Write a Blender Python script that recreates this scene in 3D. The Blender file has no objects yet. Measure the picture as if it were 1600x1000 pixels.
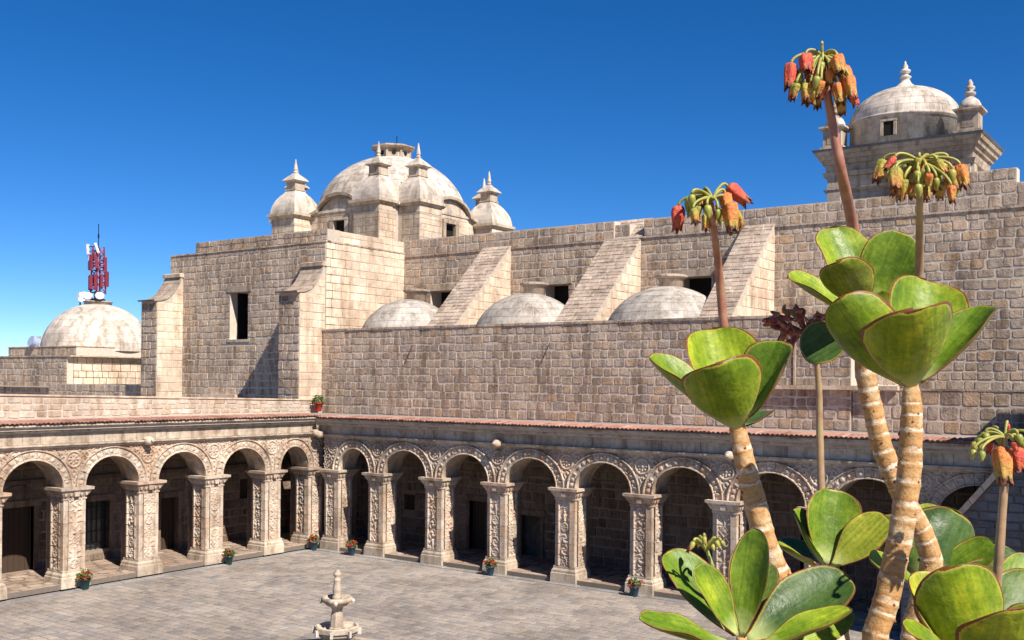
import bpy, bmesh, math, random
import numpy as np
from mathutils import Matrix, Vector
R = math.radians
random.seed(11)
rng = np.random.default_rng(5)
SC = bpy.context.scene
COL = SC.collection

# ------------------------------------------------------------------ camera
CAM = Vector((34.426, -32.694, 7.5075)); YAW = 0.6175; FPX = 1617.18; VH = 597.2; ROLL = 0.0095
cd = bpy.data.cameras.new('camera'); cam = bpy.data.objects.new('camera', cd); COL.objects.link(cam)
cd.sensor_width = 36.0; cd.lens = FPX / 1600 * 36.0; cd.shift_y = (VH - 500) / 1600
cd.clip_start = 0.05; cd.clip_end = 5000
cam.matrix_world = Matrix.Translation(CAM) @ Matrix.Rotation(YAW, 4, 'Z') @ Matrix.Rotation(R(90), 4, 'X') @ Matrix.Rotation(ROLL, 4, 'Z')
SC.camera = cam
CR = Vector((math.cos(YAW), math.sin(YAW), 0)); CF = Vector((-math.sin(YAW), math.cos(YAW), 0)); CU = Vector((0, 0, 1))

# ------------------------------------------------------------------ light
SUN = Vector((0.95, -0.31, 1.0)).normalized()
W = bpy.data.worlds.new('World'); SC.world = W; W.use_nodes = True
wn = W.node_tree; wn.nodes.clear()
sky = wn.nodes.new('ShaderNodeTexSky'); sky.sky_type = 'NISHITA'; sky.sun_disc = False
sky.sun_elevation = math.asin(SUN.z); sky.sun_rotation = math.atan2(SUN.x, SUN.y)
sky.altitude = 2400; sky.air_density = 0.75; sky.dust_density = 0.0; sky.ozone_density = 4.0
bg = wn.nodes.new('ShaderNodeBackground'); bg.inputs[1].default_value = 0.082
wo = wn.nodes.new('ShaderNodeOutputWorld')
hs = wn.nodes.new('ShaderNodeHueSaturation'); hs.inputs['Saturation'].default_value = 1.30; hs.inputs['Hue'].default_value = 0.5045
wn.links.new(sky.outputs[0], hs.inputs['Color']); wn.links.new(hs.outputs[0], bg.inputs[0]); wn.links.new(bg.outputs[0], wo.inputs[0])
sl = bpy.data.lights.new('sun', 'SUN'); sl.energy = 5.0; sl.angle = R(0.5); sl.color = (1.0, 0.935, 0.85)
so = bpy.data.objects.new('sun', sl); COL.objects.link(so)
so.rotation_euler = (-SUN).to_track_quat('-Z', 'Y').to_euler(); so.location = (40, -20, 60)
vs = SC.view_settings; vs.view_transform = 'Standard'; vs.look = 'None'; vs.gamma = 1; vs.use_curve_mapping = False
vs.exposure = 0.78

# ------------------------------------------------------------------ materials
def nodes(name):
    m = bpy.data.materials.new(name); m.use_nodes = True
    nt = m.node_tree; b = nt.nodes['Principled BSDF']
    return m, nt, b
def nd(nt, t, **kw):
    n = nt.nodes.new(t)
    for k, v in kw.items(): setattr(n, k, v)
    return n
def ramp(nt, fac, stops, interp='LINEAR'):
    r = nd(nt, 'ShaderNodeValToRGB'); cr = r.color_ramp; cr.interpolation = interp
    while len(cr.elements) < len(stops): cr.elements.new(0.5)
    for e, (p, c) in zip(cr.elements, stops):
        e.position = p; e.color = (c[0], c[1], c[2], 1)
    nt.links.new(fac, r.inputs[0]); return r.outputs[0]
def noise(nt, vec, scale, detail=4, rough=0.6):
    n = nd(nt, 'ShaderNodeTexNoise'); n.inputs['Scale'].default_value = scale; n.inputs['Detail'].default_value = detail
    n.inputs['Roughness'].default_value = rough
    if vec is not None: nt.links.new(vec, n.inputs['Vector'])
    return n.outputs['Fac']
def mul(nt, a, b, fac=1.0, mode='MULTIPLY'):
    x = nd(nt, 'ShaderNodeMix', data_type='RGBA', blend_type=mode)
    if isinstance(fac, float): x.inputs[0].default_value = fac
    else: nt.links.new(fac, x.inputs[0])
    for s, v in ((6, a), (7, b)):
        if isinstance(v, tuple): x.inputs[s].default_value = (*v, 1)
        else: nt.links.new(v, x.inputs[s])
    return x.outputs[2]
def bump(nt, b, h, strength, dist):
    n = nd(nt, 'ShaderNodeBump'); n.inputs['Strength'].default_value = strength; n.inputs['Distance'].default_value = dist
    nt.links.new(h, n.inputs['Height']); nt.links.new(n.outputs[0], b.inputs['Normal'])
def stone_mat(name, cols, grain=6.0, mottle=0.55, bstr=0.6, stain=None, bdist=0.03):
    """colour per stone from a random number, mottled and stained over world space"""
    m, nt, b = nodes(name)
    oi = nd(nt, 'ShaderNodeObjectInfo'); at = nd(nt, 'ShaderNodeAttribute', attribute_name='rnd')
    ad = nd(nt, 'ShaderNodeMath', operation='ADD'); nt.links.new(oi.outputs['Random'], ad.inputs[0]); nt.links.new(at.outputs['Fac'], ad.inputs[1])
    fr = nd(nt, 'ShaderNodeMath', operation='FRACT'); nt.links.new(ad.outputs[0], fr.inputs[0])
    n = len(cols)
    c = ramp(nt, fr.outputs[0], [(i / (n - 1), cc) for i, cc in enumerate(cols)])
    g = nd(nt, 'ShaderNodeNewGeometry'); pos = g.outputs['Position']
    f1 = noise(nt, pos, grain, 6, 0.7)
    c = mul(nt, c, ramp(nt, f1, [(0.33, (0.50, 0.48, 0.46)), (0.48, (0.97, 0.97, 0.97)), (0.66, (1.22, 1.20, 1.17))]), mottle)
    f2 = noise(nt, pos, 0.35, 4, 0.6)
    c = mul(nt, c, ramp(nt, f2, [(0.38, (0.74, 0.71, 0.69)), (0.60, (1.12, 1.11, 1.10))]), 0.75)
    f6 = noise(nt, pos, 1.7, 7, 0.72)
    c = mul(nt, c, ramp(nt, f6, [(0.36, (0.58, 0.55, 0.53)), (0.47, (1, 1, 1))]), 0.6)
    if stain:
        st = nd(nt, 'ShaderNodeMapping'); st.inputs['Scale'].default_value = (1.6, 1.6, 0.22); nt.links.new(pos, st.inputs[0])
        f3 = noise(nt, st.outputs[0], 1.5, 5, 0.65)
        c = mul(nt, c, ramp(nt, f3, [(0.36, stain), (0.52, (1, 1, 1))]), 0.9)
    nt.links.new(c, b.inputs['Base Color']); b.inputs['Roughness'].default_value = 0.92
    b.inputs['Specular IOR Level'].default_value = 0.15
    f4 = noise(nt, pos, grain * 2.5, 6, 0.75)
    bump(nt, b, f4, bstr, bdist)
    return m
def plain(name, col, rough=0.8, metal=0.0, spec=0.3, nscale=8, namt=0.4, bstr=0.2):
    m, nt, b = nodes(name)
    g = nd(nt, 'ShaderNodeNewGeometry')
    f = noise(nt, g.outputs['Position'], nscale, 5, 0.65)
    c = mul(nt, tuple(col), ramp(nt, f, [(0.3, (0.6, 0.6, 0.6)), (0.7, (1.2, 1.2, 1.2))]), namt)
    nt.links.new(c, b.inputs['Base Color']); b.inputs['Roughness'].default_value = rough; b.inputs['Metallic'].default_value = metal
    b.inputs['Specular IOR Level'].default_value = spec
    if bstr: bump(nt, b, f, bstr, 0.02)
    return m
M = {}
M['rubble'] = stone_mat('weathered_sillar', [(0.375, 0.286, 0.213), (0.488, 0.381, 0.289), (0.533, 0.414, 0.309), (0.410, 0.339, 0.277), (0.568, 0.453, 0.342), (0.522, 0.371, 0.243), (0.455, 0.371, 0.298), (0.501, 0.404, 0.313), (0.420, 0.323, 0.243)], 5, 0.75, 1.0, (0.50, 0.46, 0.43), 0.06)
M['lit'] = stone_mat('pale_sunlit_sillar', [(0.554, 0.426, 0.316), (0.648, 0.524, 0.395), (0.602, 0.479, 0.363), (0.686, 0.570, 0.442), (0.576, 0.440, 0.328), (0.637, 0.518, 0.401)], 4, 0.45, 0.5, (0.72, 0.66, 0.6))  # cleaner stone of sun-facing sides; part of its paleness is sunlight in the colour
M['carved'] = stone_mat('carved_sillar', [(0.480, 0.388, 0.300), (0.557, 0.463, 0.365), (0.413, 0.327, 0.252), (0.528, 0.444, 0.357), (0.509, 0.374, 0.270), (0.451, 0.379, 0.304), (0.576, 0.486, 0.387), (0.480, 0.365, 0.274)], 7, 0.6, 0.5, (0.66, 0.58, 0.52))
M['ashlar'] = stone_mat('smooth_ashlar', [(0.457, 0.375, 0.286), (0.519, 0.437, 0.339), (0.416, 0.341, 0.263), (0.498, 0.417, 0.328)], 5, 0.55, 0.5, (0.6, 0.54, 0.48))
M['dome'] = stone_mat('dome_plaster_stone', [(0.523, 0.463, 0.398), (0.591, 0.522, 0.448), (0.468, 0.408, 0.348), (0.557, 0.496, 0.431), (0.613, 0.551, 0.481)], 3, 0.6, 0.4, (0.62, 0.58, 0.53))
M['greydome'] = stone_mat('grey_dome_stone', [(0.370, 0.336, 0.296), (0.437, 0.398, 0.348), (0.336, 0.302, 0.268), (0.470, 0.431, 0.382)], 4, 0.6, 0.5, (0.66, 0.62, 0.58))
M['inner'] = stone_mat('shaded_arcade_stone', [(0.216, 0.162, 0.122), (0.274, 0.209, 0.155), (0.173, 0.130, 0.100), (0.245, 0.187, 0.141)], 5, 0.6, 0.7, (0.6, 0.5, 0.42))  # darkened copy of the stone: arcade shade is put into the colour
M['slope'] = stone_mat('buttress_brick', [(0.389, 0.308, 0.241), (0.458, 0.360, 0.285), (0.344, 0.271, 0.213), (0.424, 0.350, 0.285), (0.492, 0.392, 0.305)], 5, 0.6, 0.6, (0.7, 0.66, 0.62))
M['mortar'] = plain('lime_mortar', (0.54, 0.46, 0.375), 0.95, spec=0.1, nscale=5)
M['mortar2'] = plain('warm_mortar', (0.46, 0.385, 0.31), 0.95, spec=0.1, nscale=5)
M['innermortar'] = plain('shaded_mortar', (0.27, 0.215, 0.165), 0.95, spec=0.1, nscale=5)  # mortar darkened the same way, interior shade in its colour
M['jointdark'] = plain('dark_joint', (0.17, 0.14, 0.115), 0.95, spec=0.1)
M['paver'] = stone_mat('courtyard_paver', [(0.241, 0.212, 0.188), (0.303, 0.264, 0.231), (0.209, 0.190, 0.176), (0.331, 0.282, 0.238), (0.267, 0.233, 0.205), (0.348, 0.291, 0.238), (0.224, 0.204, 0.186), (0.295, 0.247, 0.210)], 9, 0.35, 0.4, None, 0.015)
M['joint'] = plain('paving_joint', (0.24, 0.215, 0.19), 0.95, spec=0.1)
M['kerb'] = stone_mat('kerb_stone', [(0.24, 0.23, 0.22), (0.28, 0.265, 0.25), (0.21, 0.205, 0.20)], 8, 0.4, 0.4)
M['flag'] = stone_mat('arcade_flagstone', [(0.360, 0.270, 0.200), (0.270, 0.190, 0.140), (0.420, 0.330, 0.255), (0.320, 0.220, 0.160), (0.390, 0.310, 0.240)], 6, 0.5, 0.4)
M['irregular'] = stone_mat('parapet_rubble', [(0.522, 0.437, 0.347), (0.456, 0.380, 0.304), (0.570, 0.503, 0.418), (0.437, 0.332, 0.237), (0.541, 0.465, 0.380)], 5, 0.5, 0.7, (0.7, 0.62, 0.55))
M['tile'] = stone_mat('terracotta_tile', [(0.30, 0.14, 0.10), (0.38, 0.20, 0.145), (0.25, 0.11, 0.08), (0.42, 0.25, 0.19), (0.33, 0.17, 0.12)], 14, 0.6, 0.4)
M['pinkroof'] = plain('pink_roof_plaster', (0.40, 0.25, 0.19), 0.9, nscale=3)
M['dark'] = plain('dark_interior', (0.02, 0.017, 0.015), 0.9, spec=0.1)
M['wood'] = plain('dark_wood', (0.055, 0.035, 0.022), 0.7, nscale=20)
M['iron'] = plain('black_iron', (0.02, 0.02, 0.022), 0.5, 0.6)
M['glass'] = plain('dark_window_glass', (0.03, 0.035, 0.04), 0.1, spec=0.6, bstr=0)
M['soil'] = plain('garden_soil', (0.05, 0.035, 0.025), 1.0, nscale=30)
M['potteal'] = plain('dark_teal_glaze', (0.02, 0.05, 0.055), 0.4, nscale=12)
M['potblue'] = plain('blue_glaze', (0.025, 0.06, 0.095), 0.4, nscale=12)
M['potred'] = plain('red_glaze', (0.42, 0.05, 0.03), 0.4, nscale=12)
M['green'] = plain('geranium_leaf', (0.06, 0.12, 0.025), 0.6, nscale=30, namt=0.8)
M['olive'] = plain('olive_leaf', (0.13, 0.14, 0.035), 0.6, nscale=30, namt=0.8)
M['redflower'] = plain('geranium_petal', (0.62, 0.018, 0.02), 0.6, nscale=30)
M['redpaint'] = plain('red_steel_paint', (0.22, 0.03, 0.05), 0.5, nscale=10, namt=0.8)
M['whitepaint'] = plain('white_steel_paint', (0.72, 0.72, 0.72), 0.5, nscale=10)
M['bluegrey'] = plain('blue_grey_paint', (0.30, 0.36, 0.48), 0.5, nscale=10)
M['greybrick'] = stone_mat('blue_grey_stone', [(0.16, 0.165, 0.18), (0.20, 0.205, 0.22), (0.14, 0.145, 0.16)], 6, 0.5, 0.5)  # on the sloping wall, the blue of its shade is in this colour

# ------------------------------------------------------------------ helpers
WM = {}
def link(o, parent=None, mat4=None):
    COL.objects.link(o)
    if mat4 is not None: o.matrix_basis = mat4
    if parent is not None: o.parent = parent
    WM[o] = (WM[parent] if parent is not None else Matrix()) @ (mat4 if mat4 is not None else Matrix())
    return o
def thing(name, label, cat, loc=(0, 0, 0), rotz=0.0, group=None):
    o = bpy.data.objects.new(name, None); o.empty_display_size = 0.2
    link(o, None, Matrix.Translation(loc) @ Matrix.Rotation(rotz, 4, 'Z'))
    o['label'] = label; o['category'] = cat
    if group: o['group'] = group
    return o
def tag(o, label, cat, group=None):
    o['label'] = label; o['category'] = cat
    if group: o['group'] = group
    return o
def mesh(name, vs, fs, mat, smooth=False):
    me = bpy.data.meshes.new(name)
    me.from_pydata([tuple(v) for v in vs], [], [tuple(f) for f in fs]); me.update()
    if mat is not None: me.materials.append(mat if not isinstance(mat, str) else M[mat])
    if smooth: me.polygons.foreach_set('use_smooth', [True] * len(me.polygons))
    return me
class B:
    """collects geometry for one mesh"""
    def __init__(s): s.v = []; s.f = []
    def add(s, vs, fs):
        n = len(s.v); s.v += [tuple(v) for v in vs]; s.f += [tuple(i + n for i in f) for f in fs]; return s
    def box(s, x0, x1, y0, y1, z0, z1):
        return s.add([(x0,y0,z0),(x1,y0,z0),(x1,y1,z0),(x0,y1,z0),(x0,y0,z1),(x1,y0,z1),(x1,y1,z1),(x0,y1,z1)],
                     [(0,3,2,1),(4,5,6,7),(0,1,5,4),(1,2,6,5),(2,3,7,6),(3,0,4,7)])
    def frust(s, cx, cy, z0, z1, w0, d0, w1, d1):
        p = []
        for z, w, d in ((z0, w0, d0), (z1, w1, d1)):
            p += [(cx-w/2,cy-d/2,z),(cx+w/2,cy-d/2,z),(cx+w/2,cy+d/2,z),(cx-w/2,cy+d/2,z)]
        return s.add(p, [(0,3,2,1),(4,5,6,7),(0,1,5,4),(1,2,6,5),(2,3,7,6),(3,0,4,7)])
    def lathe(s, cx, cy, prof, seg=24, rot=0.0, square=False, cap=True):
        """prof: (r, z) from bottom to top; square uses r as half width"""
        n0 = len(s.v); k = math.sqrt(2) if square else 1.0
        for r, z in prof:
            for i in range(seg):
                a = rot + 2 * math.pi * i / seg
                s.v.append((cx + k * r * math.cos(a), cy + k * r * math.sin(a), z))
        for j in range(len(prof) - 1):
            for i in range(seg):
                a = n0 + j * seg + i; b = n0 + j * seg + (i + 1) % seg
                s.f.append((a, b, b + seg, a + seg))
        if cap:
            s.f.append(tuple(n0 + i for i in reversed(range(seg))))
            s.f.append(tuple(n0 + (len(prof) - 1) * seg + i for i in range(seg)))
        return s
    def prism(s, poly, x0, x1):
        """polygon in (y, z), counter-clockwise seen from +x, extruded along x"""
        n = len(poly)
        vs = [(x0, y, z) for y, z in poly] + [(x1, y, z) for y, z in poly]
        fs = [tuple(reversed(range(n))), tuple(range(n, 2 * n))] + [(i, (i + 1) % n, (i + 1) % n + n, i + n) for i in range(n)]
        return s.add(vs, fs)
    def tube(s, pts, rad, seg=10, cap=True):
        pts = [Vector(p) for p in pts]; n0 = len(s.v); up = None
        for i, p in enumerate(pts):
            t = (pts[min(i + 1, len(pts) - 1)] - pts[max(i - 1, 0)]).normalized()
            if up is None:
                up = t.cross(Vector((0.3, 0.9, 0.2))).normalized()
            else:
                up = (up - t * up.dot(t)).normalized()
            sd = t.cross(up)
            r = rad[i] if hasattr(rad, '__len__') else rad
            for k in range(seg):
                a = 2 * math.pi * k / seg
                s.v.append(tuple(p + up * (r * math.cos(a)) + sd * (r * math.sin(a))))
        for j in range(len(pts) - 1):
            for k in range(seg):
                a = n0 + j * seg + k; b = n0 + j * seg + (k + 1) % seg
                s.f.append((a, b, b + seg, a + seg))
        if cap:
            s.f.append(tuple(n0 + i for i in reversed(range(seg)))); s.f.append(tuple(n0 + (len(pts) - 1) * seg + i for i in range(seg)))
        return s
    def obj(s, name, mat, parent=None, mat4=None, smooth=False):
        me = mesh(name, s.v, s.f, mat, smooth)
        return link(bpy.data.objects.new(name, me), parent, mat4)
def T(x, y, z=0, rz=0.0, rx=0.0): return Matrix.Translation((x, y, z)) @ Matrix.Rotation(rz, 4, 'Z') @ Matrix.Rotation(rx, 4, 'X')
def project(p):
    d = p - CAM; dep = d.dot(CF)
    if dep < 0.1: return None
    return 800 + FPX * d.dot(CR) / dep, VH - FPX * d.z / dep, dep
# stone variants: unit outline in x,z (-.5...5), front at y = -1, back at y = 0
def stone_variant(seed, jit=0.06, rnd=0.10, rough=0.25, kind_soft=False):
    r = random.Random(seed)
    c = []
    for sx, sz in ((-1,-1),(1,-1),(1,1),(-1,1)):
        a = r.uniform(0.5, 1.5) * rnd; b = r.uniform(0.5, 1.5) * rnd
        jx, jz = r.uniform(0, jit), r.uniform(0, jit)
        x, z = sx * (0.5 - jx), sz * (0.5 - jz)
        p1 = (x - sx * a, z); p2 = (x, z - sz * b)
        c += [p2, p1] if (sx * sz < 0) else [p1, p2]
    # order counter-clockwise seen from -y : (-,-),(+,-),(+,+),(-,+)
    pts = []
    for i, (sx, sz) in enumerate(((-1,-1),(1,-1),(1,1),(-1,1))):
        q = c[2*i:2*i+2]
        q.sort(key=lambda p: math.atan2(p[1], p[0]) if sx > 0 or sz < 0 else math.atan2(p[1], p[0]) % (2 * math.pi))
        pts += q
    n = 8; vs = [(x, 0, z) for x, z in pts] + [(x, -0.62, z) for x, z in pts]
    vs += [(x * 0.86, -1 + r.uniform(-rough, rough) * 0.6, z * 0.82) for x, z in pts] if kind_soft else [(x * 0.94, -1 + r.uniform(-rough, rough), z * 0.92) for x, z in pts]
    vs.append((r.uniform(-.1, .1), -1 - rough * r.uniform(-0.5, 0.9), r.uniform(-.1, .1)))
    fs = []
    for k in (0, n):
        for i in range(n): fs.append((k + i, k + (i + 1) % n, k + n + (i + 1) % n, k + n + i))
    for i in range(n): fs.append((2*n + i, 2*n + (i + 1) % n, 3*n))
    return vs, fs
_SM = {}
def stone_meshes(kind, mat):
    key = (kind, mat)
    if key not in _SM:
        par = {'rough': (0.04, 0.10, 0.16), 'ashlar': (0.012, 0.03, 0.06), 'paver': (0.02, 0.035, 0.04), 'round': (0.10, 0.20, 0.2, True)}[kind]
        out = []
        for i in range(10):
            v, f = stone_variant(100 + i, *par)
            out.append((np.array(v), f, mesh('stone_' + kind, v, f, mat)))
        _SM[key] = out
    return _SM[key]
def stones(body, rects, proud, mat, kind='rough', limit=300, name='stone', y0=0.0, minpx=8.0, margin=140):
    """rects: (centre s, centre z, width, height) in the body's frame; nearest `limit` in view are objects, others one joined part"""
    ms = stone_meshes(kind, mat); WB = WM[body]; info = []
    if kind == 'rough': rects = [(s + random.uniform(-.02, .02), z + random.uniform(-.025, .025), w * random.uniform(0.94, 1.04), h * random.uniform(0.86, 1.05)) for (s, z, w, h) in rects]
    for (s, z, w, h) in rects:
        q = project(WB @ Vector((s, y0, z)))
        if q is None: continue
        if q[0] < -margin or q[0] > 1600 + margin or q[1] < -margin or q[1] > 1000 + margin: continue
        info.append((max(w, h) * FPX / q[2], s, z, w, h))
    info.sort(key=lambda t: -t[0])
    rest_v = []; rest_f = []; rest_r = []
    for i, (px, s, z, w, h) in enumerate(info):
        v, f, me = random.choice(ms)
        flip = -1 if random.random() < 0.5 else 1
        dy = proud * random.uniform(0.65, 1.25)
        if i < limit and px >= minpx:
            o = bpy.data.objects.new(name, me); COL.objects.link(o); o.parent = body
            o.location = (s, y0, z); o.scale = (w, dy, h)
            if kind == 'rough': o.rotation_euler = (0, random.uniform(-.045, .045), 0)
        else:
            n = len(rest_v); a = v * np.array([w, dy, h]) + np.array([s, y0, z])
            rest_v += a.tolist(); rest_f += [tuple(k + n for k in g) for g in f]; rest_r += [random.random()] * len(v)
    if rest_v:
        me = mesh(name + '_field', rest_v, rest_f, mat)
        at = me.attributes.new('rnd', 'FLOAT', 'POINT'); at.data.foreach_set('value', rest_r)
        o = link(bpy.data.objects.new(name + '_field', me), body); o['kind'] = 'stuff'
def courses(L, z0, z1, ch, sl, gap=0.04, span=None, holes=(), jz=0.18, jl=0.4, s0=0.0, even=False):
    out = []; z = z0; H = []
    while z < z1 - 0.4 * ch:
        h = ch * random.uniform(1 - jz, 1 + jz); H.append((z, h)); z += h
    if not H: H = [(z0, z1 - z0)]; z = z1
    k = (z1 - z0) / (z - z0)
    for zz, h in H:
        za = z0 + (zz - z0) * k; zb = za + h * k
        iv = span(za, zb) if span else [(s0, L)]
        for (a, b) in iv:
            # cut by holes
            segs = [(a, b)]
            for (ha, hb, hz0, hz1) in holes:
                if zb > hz0 + 0.02 and za < hz1 - 0.02:
                    ns = []
                    for (p, q) in segs:
                        if hb <= p or ha >= q: ns.append((p, q))
                        else:
                            if ha > p: ns.append((p, ha))
                            if hb < q: ns.append((hb, q))
                    segs = ns
            for (p, q) in segs:
                if q - p < 0.12: continue
                x = p; first = True
                while x < q - 1e-3:
                    l = sl * random.uniform(1 - jl, 1 + jl)
                    if first and not even: l *= random.uniform(0.5, 1.1)
                    first = False
                    if q - (x + l) < sl * 0.4: l = q - x
                    out.append((x + l / 2, (za + zb) / 2, max(l - gap, 0.06), max(zb - za - gap, 0.06))); x += l
    return out
def wallbody(name, L, z0, z1, dep, mat, parent, mat4, holes=(), s0=0.0):
    b = B()
    xs = sorted({s0, L, *[h[0] for h in holes], *[h[1] for h in holes]}); zs = sorted({z0, z1, *[h[2] for h in holes], *[h[3] for h in holes]})
    xs = [x for x in xs if s0 <= x <= L]; zs = [z for z in zs if z0 <= z <= z1]
    for i in range(len(xs) - 1):
        run = None
        for j in range(len(zs) - 1):
            cx, cz = (xs[i] + xs[i+1]) / 2, (zs[j] + zs[j+1]) / 2
            if any(h[0] < cx < h[1] and h[2] < cz < h[3] for h in holes):
                if run: b.box(xs[i], xs[i+1], 0, dep, *run); run = None
            else: run = (run[0], zs[j+1]) if run else (zs[j], zs[j+1])
        if run: b.box(xs[i], xs[i+1], 0, dep, *run)
    return b.obj(name, mat, parent, mat4)
def lumpy(o, amt, scale):
    """slightly uneven edges"""
    for v in o.data.vertices:
        p = v.co * scale
        v.co += Vector((math.sin(p.y * 1.7 + p.z * 2.3), math.sin(p.x * 2.1 + p.z * 1.3), math.sin(p.x * 1.9 + p.y * 2.7))) * amt
    return o
# ================================================================== SETTING
def struct(o): o['kind'] = 'structure'; return o
g = B(); g.add([(-900,-900,-0.3),(900,-900,-0.3),(900,900,-0.3),(-900,900,-0.3)], [(0,1,2,3)])
struct(g.obj('ground', plain('dusty_ground', (0.30, 0.25, 0.20), 0.95)))
cy = B(); cy.box(-0.2, 40, 0, 0.25, -34, 0.6)
court = struct(cy.obj('courtyard', 'joint', None, T(0, 0, -0.012, 0, R(-90))))
rects = []
row = -27.0
while row < -0.55:
    h = random.uniform(0.27, 0.38); x = 0.95 - random.uniform(0, 0.6)
    while x < 31:
        l = random.uniform(0.26, 0.56)
        rects.append((x + l / 2, row + h / 2, l - 0.022, h - 0.022)); x += l
    row += h
rects = [r for r in rects if r[0] - r[2] / 2 > 0.86 and r[1] + r[3] / 2 < -0.33]
stones(court, rects, 0.017, 'paver', 'paver', 300, 'paving_stone', minpx=6)
kerbs = [(0.69, -s - 0.45, 0.31, 0.88) for s in np.arange(0.0, 20, 0.9)] + [(x + 0.45, -0.16, 0.88, 0.31) for x in np.arange(0.9, 30, 0.9)]
stones(court, kerbs, 0.03, 'kerb', 'ashlar', 300, 'kerb_stone', minpx=4)

# ================================================================== ARCADES
ZC, ZT = 3.56, 5.0
def relief(w, h, nx, nz, fn, depth, keep=None, x0=None):
    x0 = -w / 2 if x0 is None else x0
    xs = np.linspace(x0, x0 + w, nx + 1); zs = np.linspace(0, h, nz + 1)
    X, Z = np.meshgrid(xs, zs); Hh = np.clip(fn(X, Z), 0, 1.2) * depth
    v = np.stack([X, -Hh, Z], -1).reshape(-1, 3); f = []
    for j in range(nz):
        for i in range(nx):
            if keep is not None and not keep((xs[i] + xs[i+1]) / 2, (zs[j] + zs[j+1]) / 2): continue
            a = j * (nx + 1) + i; f.append((a, a + 1, a + nx + 2, a + nx + 1))
    used = sorted({i for q in f for i in q}); mp = {u: k for k, u in enumerate(used)}
    return v[used].tolist(), [tuple(mp[i] for i in q) for q in f]
def sm(x, a, b): t = np.clip((x - a) / (b - a), 0, 1); return t * t * (3 - 2 * t)
def ringf(r, r0, w): return np.exp(-((r - r0) / w) ** 2)
BH = 0.418
def motif_fn(kind, seed):
    def fn(X, Z):
        dx = X / 0.185; dz = (Z - BH / 2) / 0.18; r = np.hypot(dx, dz); th = np.arctan2(dz, dx)
        if kind == 0: h = ringf(r, 0.85, 0.14) + ringf(r, 0.0, 0.25) + (0.5 + 0.5 * np.cos(6 * th)) * ringf(r, 0.5, 0.2)
        elif kind == 1: h = ringf(np.abs(dx) + np.abs(dz), 1.0, 0.16) + ringf(r, 0, 0.4) + ringf(np.abs(np.abs(dx) - 0.9) + np.abs(np.abs(dz) - 0.9), 0, 0.25)
        elif kind == 2: h = sm(np.cos(2 * th - 6 * r + seed), 0.0, 0.7) * (r < 1.15)
        elif kind == 3: h = sm(np.cos(5 * dx + 2.2 * np.sin(3 * dz + seed)) * np.cos(3.2 * dz), 0.05, 0.6)
        elif kind == 4: h = sm(np.cos(4 * np.abs(dx) - 3 * dz) * np.cos(2 * dz + seed), 0.0, 0.5) + ringf(dx, 0, 0.12)
        else: h = ringf(r, 0.55, 0.13) + sm(np.cos(8 * th + seed), 0.2, 0.7) * ringf(r, 0.95, 0.2) + ringf(r, 0, 0.18)
        wear = 0.66 + 0.34 * np.sin(X * 9 + seed) * np.sin(Z * 7.3 + 2 * seed)
        ed = 0.27 - np.abs(X); jn = np.minimum(Z, BH - Z)
        return np.where(jn < 0.012, 0.0, np.where(ed < 0.035, 1.05, h * 0.95 * wear))
    return fn
def spandrel_fn(X, Z):
    z = Z
    d = np.hypot(X, z - 0.98); th = np.arctan2(z - 0.98, X)
    h = ringf(d, 0.27, 0.035) + ringf(d, 0.0, 0.07) + ringf(d, 0.15, 0.05) * (0.5 + 0.5 * np.cos(8 * th))
    for sx in (-1, 1):
        for cx, cz, r0, k in ((0.52, 1.17, 0.17, 1), (0.82, 1.27, 0.12, -1), (0.27, 0.55, 0.14, -1), (1.08, 1.31, 0.10, 1)):
            r = np.hypot(X - sx * cx, z - cz); t2 = np.arctan2(z - cz, (X - sx * cx) * sx)
            h = np.maximum(h, sm(np.cos(k * t2 - 15 * r / r0 * 0.35), 0.1, 0.6) * sm(-r, -r0, -r0 * 0.75))
    leaf = sm(np.sin(31 * np.abs(X) + 9 * z + 1.5 * np.sin(7 * X)) * np.sin(27 * z - 8 * np.abs(X)), 0.2, 0.55)
    h = np.maximum(h, leaf * 0.7 * (d > 0.33))
    h = np.maximum(h, ringf(np.abs(X) - 0.03 - 0.05 * np.sin(z * 16) ** 2, 0, 0.03) * (z < 0.62))
    h = np.maximum(h, (z > 1.37) * 0.9)
    return h
MOTIFS = [mesh('carved_block', *relief(0.54, BH, 18, 16, motif_fn(k % 6, k * 1.7), 0.06), 'carved') for k in range(24)]
def frusts(lst, cy=0.55):
    b = B()
    for z0, z1, w0, d0, w1, d1 in lst: b.frust(0, cy, z0, z1, w0, d0, w1, d1)
    return b
ME_SHAFT = frusts([(0.60, 3.18, 0.83, 0.83, 0.83, 0.83)]); ME_SHAFT = mesh('shaft', ME_SHAFT.v, ME_SHAFT.f, 'mortar2')
_b = frusts([(0.004, BH - 0.004, 0.86, 0.86, 0.855, 0.855)]); ME_DRUM = mesh('shaft_block', _b.v, _b.f, 'carved')
_b = frusts([(0, 0.36, 1.12, 1.12, 1.10, 1.10), (0.36, 0.40, 1.10, 1.10, 1.02, 1.02), (0.40, 0.47, 1.05, 1.05, 1.05, 1.05), (0.47, 0.56, 1.03, 1.03, 0.92, 0.92), (0.56, 0.62, 0.95, 0.95, 0.95, 0.95)])
ME_PLINTH = mesh('plinth', _b.v, _b.f, 'ashlar')
_b = frusts([(3.12, 3.17, 0.92, 0.92, 0.92, 0.92), (3.17, 3.24, 0.87, 0.87, 0.93, 0.93), (3.24, 3.40, 0.95, 0.95, 1.14, 1.14), (3.40, 3.46, 1.12, 1.12, 1.20, 1.20), (3.46, 3.56, 1.27, 1.27, 1.29, 1.29)])
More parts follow.
